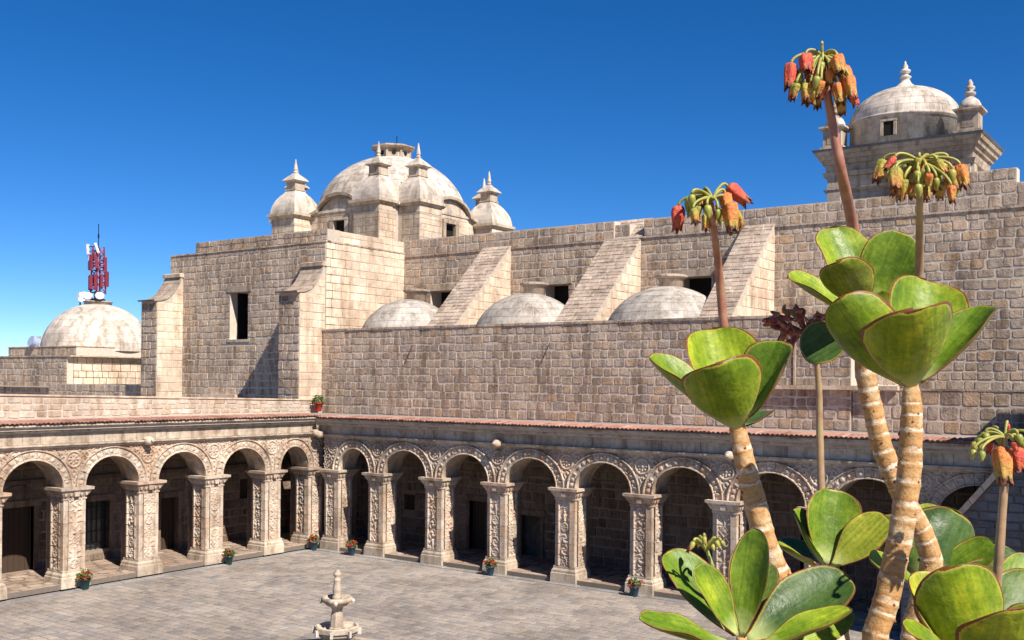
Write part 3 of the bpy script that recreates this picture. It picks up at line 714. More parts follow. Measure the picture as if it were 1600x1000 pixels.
# ================================================================== CROSSING TOWER
CX, CY = -9.4, 15.9
ct = thing('crossing_dome', 'large pale masonry dome with small turrets over the church crossing', 'dome', (CX, CY, 14.4))
CB = T(0, 0, -14.4)
q = B(); q.box(-4.1, 4.1, -4.1, 4.1, 13.5, 17.5); body = q.obj('drum', 'mortar2', ct, CB)
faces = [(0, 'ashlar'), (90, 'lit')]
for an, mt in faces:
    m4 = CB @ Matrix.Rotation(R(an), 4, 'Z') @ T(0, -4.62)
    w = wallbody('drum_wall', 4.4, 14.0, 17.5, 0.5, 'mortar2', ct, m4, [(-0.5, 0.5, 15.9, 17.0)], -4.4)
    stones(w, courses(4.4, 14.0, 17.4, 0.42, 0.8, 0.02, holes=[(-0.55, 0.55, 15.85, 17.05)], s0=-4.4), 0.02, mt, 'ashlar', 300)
    q = B(); q.box(-0.5, 0.5, 0.22, 0.4, 15.9, 17.0); q.obj('window_opening', 'dark', ct, m4)
    for sx in (-1, 1):
        q = B(); q.box(sx * 0.6 - 0.14, sx * 0.6 + 0.14, -0.10, 0.1, 15.8, 17.0); q.obj('window_jamb', 'ashlar', ct, m4)
    q = B(); q.box(-0.75, 0.75, -0.12, 0.1, 17.0, 17.22); q.obj('window_lintel', 'ashlar', ct, m4)
    # arched gable and its moulding
    q = B(); n = 20; vs = [(0, -0.04, 17.35)]; 
    pl = [(-1.65 * math.cos(math.pi * k / n), 17.3 + 1.0 * math.sin(math.pi * k / n)) for k in range(n + 1)]
    vs = [(x, -0.03, z) for x, z in pl] + [(x, 2.6, z) for x, z in pl]; m_ = n + 1
    q.add(vs, [tuple(range(m_))[::-1]] + [(k + 1, k, k + m_, k + 1 + m_) for k in range(n)]); q.obj('gable_arch', mt, ct, m4)
    q = B(); vs = []
    pl2 = [(-4.5, 17.38), (-2.3, 17.38)] + [(-1.75 * math.cos(math.pi * k / n) * (1.0), 17.40 + 1.05 * math.sin(math.pi * k / n)) for k in range(1, n)] + [(2.3, 17.38), (4.5, 17.38)]
    for (x, z) in pl2:
        vs += [(x, -0.28, z), (x, 0.3, z), (x, 0.3, z + 0.17), (x, -0.30, z + 0.17)]
    fs = []
    for k in range(len(pl2) - 1):
        o_ = k * 4; fs += [(o_, o_ + 4, o_ + 5, o_ + 1), (o_ + 1, o_ + 5, o_ + 6, o_ + 2), (o_ + 2, o_ + 6, o_ + 7, o_ + 3), (o_ + 3, o_ + 7, o_ + 4, o_)]
    q.add(vs, fs); q.obj('cornice', 'ashlar', ct, m4)
q = B(); q.box(-4.7, 4.7, -4.7, 4.7, 17.505, 17.65); q.obj('drum_roof', 'dome', ct, CB)
cap_dome(ct, 0, 0, 17.5 - 14.4, 4.68, 4.0, 11, 40, 'dome', 'mortar2', proud=0.012, gapw=0.02, limit_top=0.24, name='dome_shell')
# lantern
q = B(); q.lathe(0, 0, [(1.28, 21.62), (1.28, 21.72), (1.10, 21.78), (1.05, 22.28), (1.25, 22.34), (1.42, 22.42), (1.42, 22.50), (0.9, 22.62), (0.3, 22.66)], 8, R(22.5)); ln_ = q.obj('lantern', 'ashlar', ct, CB @ T(0, 0, -0.36))
for k in range(8):
    a = k * math.pi / 4
    q = B(); q.lathe(0, 0, [(0.13, 0), (0.13, 0.06)], 12); q.obj('lantern_oculus', 'dark', ln_, Matrix.Rotation(a, 4, 'Z') @ T(0.985, 0, 22.03) @ Matrix.Rotation(R(90), 4, 'Y'))
    q = B(); q.box(-0.06, 0.06, -0.06, 0.06, 21.74, 22.32); q.obj('lantern_pier', 'ashlar', ln_, Matrix.Rotation(a + math.pi / 8, 4, 'Z') @ T(1.10, 0))
q = B(); q.tube([(0.3, 0, 22.6), (0.3, 0, 23.2)], 0.03, 6); q.obj('lightning_rod', 'iron', ct, CB @ T(0, 0, -0.36))
def turret_meshes():
    out = {}
    b = B(); b.box(-1.12, 1.12, -1.12, 1.12, 13.6, 17.42); b.frust(0, 0, 16.9, 17.0, 2.30, 2.30, 2.34, 2.34); out['turret'] = mesh('turret', b.v, b.f, 'mortar2')
    b = B(); b.frust(0, 0, 17.42, 17.56, 2.40, 2.40, 2.62, 2.62); b.box(-1.38, 1.38, -1.38, 1.38, 17.56, 17.72); out['turret_cornice'] = mesh('turret_cornice', b.v, b.f, 'ashlar')
    b = B(); b.lathe(0, 0, [(1.22, 17.72), (1.20, 17.95), (1.12, 18.25), (0.98, 18.55), (0.76, 18.85), (0.52, 19.08), (0.44, 19.2)], 4, R(45), True); out['turret_dome'] = mesh('turret_dome', b.v, b.f, 'dome')
    b = B(); b.box(-0.44, 0.44, -0.44, 0.44, 19.2, 19.72)
    b.box(-0.50, 0.50, -0.50, 0.50, 19.2, 19.27); out['turret_neck'] = mesh('turret_neck', b.v, b.f, 'ashlar')
    b = B(); b.frust(0, 0, 19.72, 19.80, 1.0, 1.0, 1.3, 1.3); b.lathe(0, 0, [(0.66, 19.80), (0.60, 19.88), (0.42, 20.05), (0.22, 20.2), (0.15, 20.28)], 4, R(45), True)
    b.lathe(0, 0, [(0.14, 20.28), (0.17, 20.36), (0.10, 20.44), (0.15, 20.52), (0.13, 20.6), (0.07, 20.95), (0.03, 21.15)], 10); out['turret_spire'] = mesh('turret_spire', b.v, b.f, 'dome')
    b = B(); b.box(-0.2, 0.2, -0.2, 0.2, -0.005, 0.02); out['turret_recess'] = mesh('turret_recess', b.v, b.f, 'jointdark')
    return out
TM = turret_meshes()
a_, b_ = 3.4, 5.0
for (x, y) in ((a_, -b_), (b_, -a_), (-a_, -b_), (-b_, -a_), (b_, a_), (a_, b_), (-b_, a_), (-a_, b_)):
    t_ = link(bpy.data.objects.new('turret', TM['turret']), ct, CB @ T(x, y, -0.45 if (x > 0 and y > 0) else (-0.22 if x < 0 else 0)) @ Matrix.Diagonal((0.87, 0.87, 1, 1)))
    for nm in ('turret_cornice', 'turret_dome', 'turret_neck', 'turret_spire'): link(bpy.data.objects.new(nm, TM[nm]), t_)
    for an, mt in ((0, 'ashlar'), (90, 'lit')):
        fr = Matrix.Rotation(R(an), 4, 'Z') @ T(0, -1.12)
        if y > 0 and an == 0: continue
        rcs = courses(1.12, 14.2, 17.4, 0.38, 0.8, 0.02, s0=-1.12)
        me_ = stone_meshes('ashlar', mt)
        for (s, z, w, h) in rcs:
            o = bpy.data.objects.new('turret_stone', random.choice(me_)[2]); COL.objects.link(o); o.parent = t_
            o.matrix_basis = fr @ Matrix.Translation((s, 0, z)) @ Matrix.Diagonal((w, 0.022, h, 1))

# ================================================================== BELL TOWER
bt = thing('bell_tower', 'square stone tower with a pale dome and corner pinnacles at the upper right', 'tower', (21.75, 16.7, 14))
BB = T(0, 0, -14)
q = B(); q.box(-3.05, 3.05, -2.35, 1.1, 12, 17.6); bd = q.obj('tower_shaft', 'mortar2', bt, BB)
for an, L_, off, mt in ((0, 3.05, -2.35, 'ashlar'), (90, 1.72, -3.05, 'lit')):
    fr = B(); fr.box(0, 0.01, 0.02, 0.03, 15, 15.01); f_ = fr.obj('shaft_face', 'mortar2', bt, BB @ T(0, 0 if an == 0 else -0.625) @ Matrix.Rotation(R(an), 4, 'Z') @ T(0, off))
    stones(f_, courses(L_, 14.5, 17.0, 0.42, 0.95, 0.02, s0=-L_), 0.03, mt, 'ashlar', 300)
    for sx in (-1, 1):
        q = B(); q.box(sx * (L_ - 0.3) - 0.3, sx * (L_ - 0.3) + 0.3, -0.14, 0.1, 14.2, 17.0); q.obj('pilaster', 'ashlar', f_)
for z0, z1, ex in ((16.3, 16.42, 0.18), (17.0, 17.2, 0.22), (17.2, 17.55, 0.12), (17.55, 17.75, 0.26), (17.75, 17.95, 0.40), (17.95, 18.12, 0.52), (18.12, 18.22, 0.60)):
    q = B(); q.frust(0, -0.625, z0 + 0.003, z1, 6.1 + 2 * ex - 0.12, 3.45 + 2 * ex - 0.12, 6.1 + 2 * ex, 3.45 + 2 * ex); q.obj('cornice', 'ashlar' if z0 < 18.1 else 'greybrick', bt, BB)
q = B(); q.lathe(-0.3, 0, [(2.42, 18.23), (2.42, 19.45), (2.55, 19.5), (2.55, 19.6), (2.42, 19.63)], 48); dr = q.obj('drum', 'dome', bt, BB, True)
dsh = cap_dome(bt, -0.3, 0, 19.62 - 14, 2.42, 1.62, 6, 26, 'dome', 'mortar2', proud=0.012, gapw=0.02, limit_top=0.30, name='dome_shell')
q = B(); q.lathe(-0.3, 0, [(0.85, 21.42), (0.5, 21.55), (0.28, 21.75), (0.18, 21.95), (0.26, 22.0), (0.28, 22.06), (0.14, 22.14), (0.12, 22.22), (0.24, 22.28), (0.24, 22.36), (0.1, 22.46), (0.13, 22.54), (0.06, 22.66), (0.02, 22.8)], 16); q.obj('finial', 'dome', bt, BB @ T(0, 0, -0.3), True)
q = B(); q.box(-0.22, 0.22, -0.06, 0.06, 0, 0.62); q.obj('drum_window', 'dark', bt, BB @ T(-0.35, -2.40, 18.6))
for sx in (-1, 1):
    q = B(); q.box(-0.06, 0.06, -0.08, 0.08, 0, 0.62); q.obj('window_jamb', 'ashlar', bt, BB @ T(sx * 0.28 - 0.35, -2.42, 18.6))
q = B(); q.box(-0.36, 0.36, -0.09, 0.09, 0, 0.10); q.obj('window_lintel', 'ashlar', bt, BB @ T(-0.35, -2.42, 19.225))
def pinnacle(x, y, sc=1.0):
    q = B(); q.box(-0.55, 0.55, -0.55, 0.55, 0, 0.25); q.box(-0.42, 0.42, -0.42, 0.42, 0.25, 1.2); q.frust(0, 0, 1.2, 1.3, 1.0, 1.0, 1.16, 1.16); q.box(-0.58, 0.58, -0.58, 0.58, 1.3, 1.4)
    p_ = q.obj('pinnacle', 'ashlar', bt, BB @ T(x, y, 18.22) @ Matrix.Diagonal((1.0, 1.0, 0.82, 1)))
    q = B(); q.lathe(0, 0, [(0.48, 1.4), (0.46, 1.6), (0.36, 1.85), (0.2, 2.02), (0.14, 2.08)], 12); q.lathe(0, 0, [(0.12, 2.08), (0.24, 2.22), (0.22, 2.3), (0.1, 2.38), (0.2, 2.5), (0.2, 2.58), (0.1, 2.7), (0.12, 2.8), (0.03, 3.0)], 12)
    q.obj('pinnacle_cap', 'dome', p_, None, True)
    for an in (0, 90):
        q = B(); q.box(-0.24, 0.24, -0.435, -0.40, 0.42, 1.05); q.obj('pinnacle_panel', 'slope', p_, Matrix.Rotation(R(an), 4, 'Z'))
pinnacle(2.9, -1.9); pinnacle(-2.9, -1.9)
# small corner block behind the tower, right side
q = B(); q.box(3.1, 3.7, -0.6, 1.0, 12, 16.4); q.box(3.05, 3.9, -0.7, 1.1, 16.4, 16.55); q.obj('stair_turret', 'ashlar', bt, BB)

# ================================================================== FAR LEFT CHAPEL
fc = thing('domed_chapel', 'pale domed chapel on a low stone block at the far left', 'building', (-29.3, 8.0, 6))
FB = T(0, 0, -6)
rubble_wall(fc, 'front_wall', FB @ T(-6, -4.0), 9.5, 5, 8.85, 8, ch=0.4, sl=0.55)
rubble_wall(fc, 'side_wall', FB @ T(3.5, -4.0, 0, R(90)), 8, 5, 8.85, 0.4, 'lit', 'mortar2', ch=0.42, sl=0.6, kind='ashlar', proud=0.02, s0=0.42)
q = B(); q.box(-6, 3.9, -4.06, 4, 8.853, 8.93); q.obj('roof_slab', 'ashlar', fc, FB)
rubble_wall(fc, 'base_wall', FB @ T(-4.3, -3.5), 8.0, 8.94, 9.5, 7, ch=0.5, sl=0.6)
q = B(); q.box(-4.35, 3.75, -3.55, 3.6, 9.503, 9.56); q.obj('base_coping', 'lit', fc, FB)
cap_dome(fc, 0.3, 0.15, 9.3 - 6, 3.55, 3.25, 8, 34, 'dome', 'mortar2', proud=0.008, gapw=0.014, limit_top=0.22, name='dome_shell')
q = B(); q.lathe(0, 0, [(0.95, 12.35), (0.85, 12.6), (0.95, 12.63), (0.95, 12.70)], 20); q.obj('dome_collar', 'slope', fc, FB @ T(0.3, 0.15), True)
q = B(); q.box(-2.75, -2.6, -2.9, -2.4, 9.5, 10.1); q.prism([(-2.9, 10.1), (-2.3, 10.1), (-2.3, 10.3)], -2.8, -2.4); q.obj('roof_hatch', 'slope', fc, FB)
q = B(); q.lathe(0, 0, [(0.36, 0), (0.36, 0.5)], 14); q.obj('skylight', 'bluegrey', fc, FB @ T(-1.2, -3.25, 9.75) @ Matrix.Rotation(R(70), 4, 'X'))
lf = thing('low_wall', 'low grey stone wall between the far chapel and the left buttress', 'wall', (-26.5, 3.2, 5.5))
rubble_wall(lf, 'wall_body', T(0, 0, -5.5), 9.6, 5.5, 7.15, 0.5, ch=0.4, sl=0.5)
q = B(); q.box(-8, 9.7, 0.502, 4, 6.9, 6.95); q.obj('roof_slab', 'mortar', lf, T(0, 0, -5.5))
rubble_wall(lf, 'pale_pier', T(9.62, -0.02, -5.5), 1.05, 5.5, 7.2, 0.5, 'lit', 'mortar2', ch=0.4, sl=0.5, kind='ashlar', proud=0.02)

# ================================================================== NEAR WINGS (right and behind the camera)
rw = thing('unseen_right_wing', 'unseen stone wing beyond the right edge, added to shade the sloping wall', 'building', (30.3, 0, 0))  # unseen block, placed to cast shade on the sloping wall
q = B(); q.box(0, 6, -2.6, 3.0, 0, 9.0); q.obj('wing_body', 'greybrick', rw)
q = B(); q.box(-0.02, 6.1, -2.65, 3.05, 9.002, 9.2); q.obj('wing_cornice', 'ashlar', rw)
sw = thing('sloping_wall', 'shaded grey stone wall with a pale sloping coping beside the rightmost arches', 'wall', (26.0, -0.55, 0))
z_at = lambda u: 3.8 + (u - 27.75) * 1.26
q = B(); q.add([(0, 0, 0.0), (4.6, 0, 0), (4.6, 0, z_at(30.6)), (0, 0, z_at(26.0)), (0, 0.4, 0.0), (4.6, 0.4, 0), (4.6, 0.4, z_at(30.6)), (0, 0.4, z_at(26.0))], [(0,1,2,3),(5,4,7,6),(3,2,6,7),(1,5,6,2),(4,0,3,7)])
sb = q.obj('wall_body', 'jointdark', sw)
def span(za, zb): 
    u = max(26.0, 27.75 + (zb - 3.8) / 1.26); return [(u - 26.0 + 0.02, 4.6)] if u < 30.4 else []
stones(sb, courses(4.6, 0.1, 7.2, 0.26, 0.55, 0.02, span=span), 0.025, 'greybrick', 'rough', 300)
nc = 14
for k in range(nc):
    u0, u1 = 4.6 * k / nc + 0.006, 4.6 * (k + 1) / nc - 0.006
    q = B(); pts = [(u0, z_at(26 + u0)), (u1, z_at(26 + u1))]; vs = []
    for (u, z) in pts: vs += [(u, -0.08, z + 0.01), (u, 0.48, z + 0.01), (u - 0.09, 0.48, z + 0.16), (u - 0.09, -0.08, z + 0.16)]
    q.add(vs, [(0,4,5,1),(1,5,6,2),(2,6,7,3),(3,7,4,0),(0,1,2,3),(7,6,5,4)]); q.obj('coping_stone', 'lit', sw)
nw_ = thing('near_wing', 'flat roofed stone wing the plants grow on, below the viewer', 'building', (33, -36, 0))
q = B(); q.box(-8, 10, -6, 4.6, 0, 5.75); q.obj('wing_body', 'ashlar', nw_)
q = B(); q.box(-8.05, 10.05, -6.05, 4.7, 5.753, 5.9); q.obj('roof_terrace', 'slope', nw_)
# ================================================================== MAST ON THE LEFT DOME
ms = thing('telecom_mast', 'red painted antenna mast with white panels on top of the left dome', 'mast', (-29.0, 8.15, 12.7))
ms.scale = (1.15, 1.15, 1.0)
q = B(); q.lathe(0, 0, [(0.42, 0), (0.42, 0.15), (0.22, 0.2), (0.2, 0.7)], 12); q.obj('mast_base', 'iron', ms)
for sx in (-1, 1):
    for sy in (-1, 1):
        q = B(); q.tube([(sx * 0.30, sy * 0.30, 0.5), (sx * 0.22, sy * 0.22, 3.7)], 0.05, 6); q.obj('mast_leg', 'redpaint', ms)
for k in range(6):
    z = 0.6 + k * 0.5; w = 0.30 - 0.012 * k * 1.1
    for (p, r_) in (((-w, -w), (w, -w)), ((w, -w), (w, w)), ((w, w), (-w, w)), ((-w, w), (-w, -w))):
        q = B(); q.tube([(p[0], p[1], z), (r_[0], r_[1], z + 0.5)], 0.028, 5); q.tube([(p[0], p[1], z), (r_[0], r_[1], z)], 0.028, 5); q.obj('mast_brace', 'redpaint', ms)
q = B(); q.tube([(0, 0, 3.6), (0, 0, 5.25)], 0.025, 6); q.tube([(0, 0, 4.3), (0, 0, 4.55)], 0.05, 6); q.obj('lightning_rod', 'iron', ms)
for i, (r_, a, z0, h, w, mt, tl) in enumerate([(0.46, 215, 0.75, 1.25, 0.30, 'redpaint', 0), (0.44, 262, 0.80, 1.2, 0.26, 'redpaint', 0), (0.46, 312, 0.75, 1.25, 0.30, 'redpaint', 0), (0.45, 190, 1.1, 0.9, 0.2, 'bluegrey', 0), (0.44, 350, 0.9, 1.1, 0.26, 'redpaint', 0),
        (0.48, 220, 2.1, 1.25, 0.26, 'bluegrey', 0), (0.46, 268, 2.05, 1.3, 0.34, 'redpaint', 3), (0.50, 320, 2.15, 1.3, 0.28, 'redpaint', -6), (0.52, 205, 2.3, 1.1, 0.2, 'redpaint', 6), (0.60, 212, 3.2, 0.85, 0.22, 'whitepaint', 8), (0.62, 328, 3.2, 0.85, 0.22, 'whitepaint', -16), (0.5, 100, 2.0, 1.3, 0.3, 'redpaint', 0), (0.5, 40, 1.0, 1.3, 0.3, 'redpaint', 0)]):
    w *= 0.62; h *= 0.8
    q = B(); q.box(-w / 2, w / 2, -0.07, 0.07, 0, h); q.box(-w / 2 + 0.03, w / 2 - 0.03, -0.1, -0.07, 0.04, h - 0.04)
    m4 = T(r_ * math.cos(R(a)), r_ * math.sin(R(a)), z0, R(a + 90)) @ Matrix.Rotation(R(tl), 4, 'Y')
    pa = q.obj('panel_antenna', mt, ms, m4)
    q = B(); q.tube([(0, 0.07, h * 0.3), (0, r_ - 0.15, h * 0.3)], 0.03, 5); q.tube([(0, 0.07, h * 0.75), (0, r_ - 0.15, h * 0.75)], 0.03, 5); q.obj('antenna_bracket', 'iron', pa)
for (x, y, z, a) in ((0.75, -0.4, 0.32, -20), (-0.45, -0.55, 0.38, -70), (0.15, -0.7, 0.30, -55)):
    q = B(); q.lathe(0, 0, [(0.10, -0.2), (0.28, -0.06), (0.31, 0.0), (0.31, 0.16), (0.27, 0.19)], 20); q.v = [(a_ * 0.8, b_2 * 0.8, c_ * 0.8) for a_, b_2, c_ in q.v]; q.obj('dish_antenna', 'whitepaint', ms, T(x, y, z) @ Matrix.Rotation(R(a), 4, 'Z') @ Matrix.Rotation(R(90), 4, 'Y'))
    q = B(); q.tube([(x, y, z - 0.05), (x * 0.3, y * 0.3, 0.1)], 0.03, 5); q.obj('dish_bracket', 'iron', ms)
sa = thing('small_antenna', 'small grey antenna box on a pole beside the red mast', 'antenna', (-29.9, 7.4, 12.35))
q = B(); q.tube([(0, 0, -0.25), (0, 0, 0.75)], 0.05, 6); q.obj('pole', 'iron', sa)
q = B(); q.box(-0.12, 0.12, -0.12, 0.12, 0.35, 0.95); q.obj('antenna_box', 'whitepaint', sa)
q = B(); q.lathe(0, 0, [(0.05, -0.15), (0.2, 0), (0.22, 0.06)], 14); q.obj('dish', 'whitepaint', sa, T(0.32, -0.05, 0.45, R(-40)) @ Matrix.Rotation(R(70), 4, 'Y'))

# ================================================================== FOUNTAIN
fo = thing('fountain', 'tiered octagonal stone fountain in the middle of the courtyard', 'fountain', (16.55, -14.73, 0))
o8 = R(22.5 + 10)
q = B(); q.lathe(0, 0, [(1.75, 0.02), (1.75, 0.14), (1.62, 0.2), (1.60, 0.72), (1.72, 0.78), (1.74, 0.9), (1.66, 0.93), (1.48, 0.93), (1.46, 0.85), (1.46, 0.25), (0.3, 0.22)], 8, o8, cap=False); q.obj('basin', 'ashlar', fo)
q = B(); q.lathe(0, 0, [(1.45, 0.68), (0.1, 0.681)], 8, o8, cap=False); q.obj('basin_water', plain('fountain_water', (0.03, 0.05, 0.045), 0.05, spec=0.5, bstr=0.05), fo)
q = B(); q.lathe(0, 0, [(0.30, 0.2), (0.30, 0.5), (0.22, 0.55), (0.19, 0.9), (0.22, 1.15), (0.26, 1.2)], 8, o8); q.obj('pedestal', 'ashlar', fo)
q = B(); q.lathe(0, 0, [(0.22, 1.2), (0.34, 1.26), (0.47, 1.38), (0.49, 1.43), (0.54, 1.47), (0.55, 1.58), (0.50, 1.60), (0.46, 1.54), (0.30, 1.47), (0.1, 1.46)], 8, o8, cap=False); lo = q.obj('lower_bowl', 'ashlar', fo)
for k in range(8):
    a = o8 + k * math.pi / 4
    q = B(); q.box(-0.04, 0.04, -0.03, 0.03, 1.40, 1.55); q.obj('bowl_spout', 'dome', lo, Matrix.Rotation(a, 4, 'Z') @ T(0.56, 0))
q = B(); q.lathe(0, 0, [(0.19, 1.45), (0.19, 1.55), (0.165, 1.57), (0.15, 1.85), (0.125, 1.95), (0.14, 2.0), (0.16, 2.06)], 8, o8); q.obj('upper_pedestal', 'ashlar', fo)
q = B(); q.lathe(0, 0, [(0.13, 2.04), (0.25, 2.09), (0.32, 2.16), (0.37, 2.19), (0.375, 2.27), (0.34, 2.29), (0.30, 2.24), (0.1, 2.2)], 16, 0, cap=False); up_ = q.obj('upper_bowl', 'ashlar', fo, None, True)
for k in range(4):
    q = B(); q.lathe(0, 0, [(0.03, 0), (0.05, 0.05), (0.03, 0.1)], 8); q.obj('bowl_spout', 'dome', up_, Matrix.Rotation(R(40 + 90 * k), 4, 'Z') @ T(0.38, 0, 2.14))
q = B(); q.lathe(0, 0, [(0.12, 2.2), (0.12, 2.31), (0.085, 2.34), (0.115, 2.42), (0.11, 2.52), (0.075, 2.64), (0.09, 2.67), (0.09, 2.72), (0.07, 2.74), (0.075, 2.78), (0.10, 2.82), (0.10, 2.86), (0.06, 2.89), (0.065, 2.92), (0.03, 2.94)], 12); q.obj('finial', 'ashlar', fo, None, True)

# ================================================================== FLOWER POTS
def leafcloud(n, r, h, z0, size, seed, flat=0.7):
    rr = random.Random(seed); b = B()
    for i in range(n):
        a = rr.uniform(0, 6.28); q_ = r * math.sqrt(rr.random()); z = z0 + h * rr.random() ** 0.8 * (1 - 0.45 * (q_ / r) ** 2)
        c = Vector((q_ * math.cos(a), q_ * math.sin(a), z)); nrm = Vector((rr.gauss(0, 1), rr.gauss(0, 1), rr.gauss(0.6, 1))).normalized()
        u = nrm.orthogonal().normalized(); v = nrm.cross(u); s_ = size * rr.uniform(0.6, 1.3)
        pts = [c + u * s_ * math.cos(t) + v * s_ * flat * math.sin(t) + nrm * s_ * 0.15 * math.cos(2 * t) for t in np.linspace(0, 2 * math.pi, 7)[:-1]]
        b.add([tuple(p) for p in pts] + [tuple(c - nrm * s_ * 0.1)], [(k, (k + 1) % 6, 6) for k in range(6)])
    return b
def flower_pot(x, y, z, label, mat, sc, seed, fol='green', spill=True, group='geranium pots'):
    t_ = thing('flower_pot', label, 'flower pot', (x, y, z), random.uniform(0, 3), group)
    sc *= 0.84; S = Matrix.Diagonal((sc, sc, sc, 1))
    q = B(); q.lathe(0, 0, [(0.13, 0), (0.14, 0.02), (0.19, 0.33), (0.215, 0.34), (0.22, 0.40), (0.19, 0.41), (0.18, 0.36), (0.05, 0.35)], 18, cap=False); q.obj('pot', mat, t_, S, True)
    q = B(); q.lathe(0, 0, [(0.18, 0.355), (0.02, 0.37)], 14, cap=False); q.obj('soil', 'soil', t_, S)
    leafcloud(130, 0.27, 0.42, 0.33, 0.05, seed).obj('foliage', fol, t_, S)
    for k in range(7):
        a = k * 0.9; q = B(); q.tube([(0.02 * math.cos(a), 0.02 * math.sin(a), 0.36), (0.12 * math.cos(a), 0.12 * math.sin(a), 0.62)], 0.007, 5); q.obj('flower_stem', fol, t_, S)
    if spill:
        rr = random.Random(seed + 5)
        for k in range(12):
            a = rr.uniform(0, 6.28); r_ = rr.uniform(0.08, 0.27); z_ = rr.uniform(0.42, 0.70) - r_ * 0.4
            leafcloud(12, 0.065, 0.09, -0.02, 0.034, seed * 50 + k, 0.9).obj('bloom', 'redflower', t_, S @ T(r_ * math.cos(a), r_ * math.sin(a), z_))
    return t_
flower_pot(0.80, -11.45, 0.006, 'green pot of bright red geraniums at the leftmost full pillar', 'potteal', 1.15, 1)
flower_pot(0.78, -5.05, 0.006, 'dark pot of red geraniums at the third pillar from the left', 'potteal', 1.05, 2)
flower_pot(0.82, -0.40, 0.006, 'blue pot with reddish plant in the corner where the arcades meet', 'potblue', 1.15, 3, 'olive')
flower_pot(3.05, -0.32, 0.006, 'blue pot with red rim of flowers, first along the right arcade', 'potblue', 1.1, 4, 'olive')
flower_pot(10.5, -0.34, 0.006, 'blue pot of red flowers midway along the right arcade', 'potblue', 1.05, 5)
flower_pot(16.85, -0.36, 0.006, 'dark pot of red flowers beside the pale green succulent leaves', 'potblue', 1.05, 6)
flower_pot(-2.6, 3.1, 5.98, 'red pot with upright green plant on the roof corner', 'potred', 1.35, 7, 'green', False, 'roof pots')

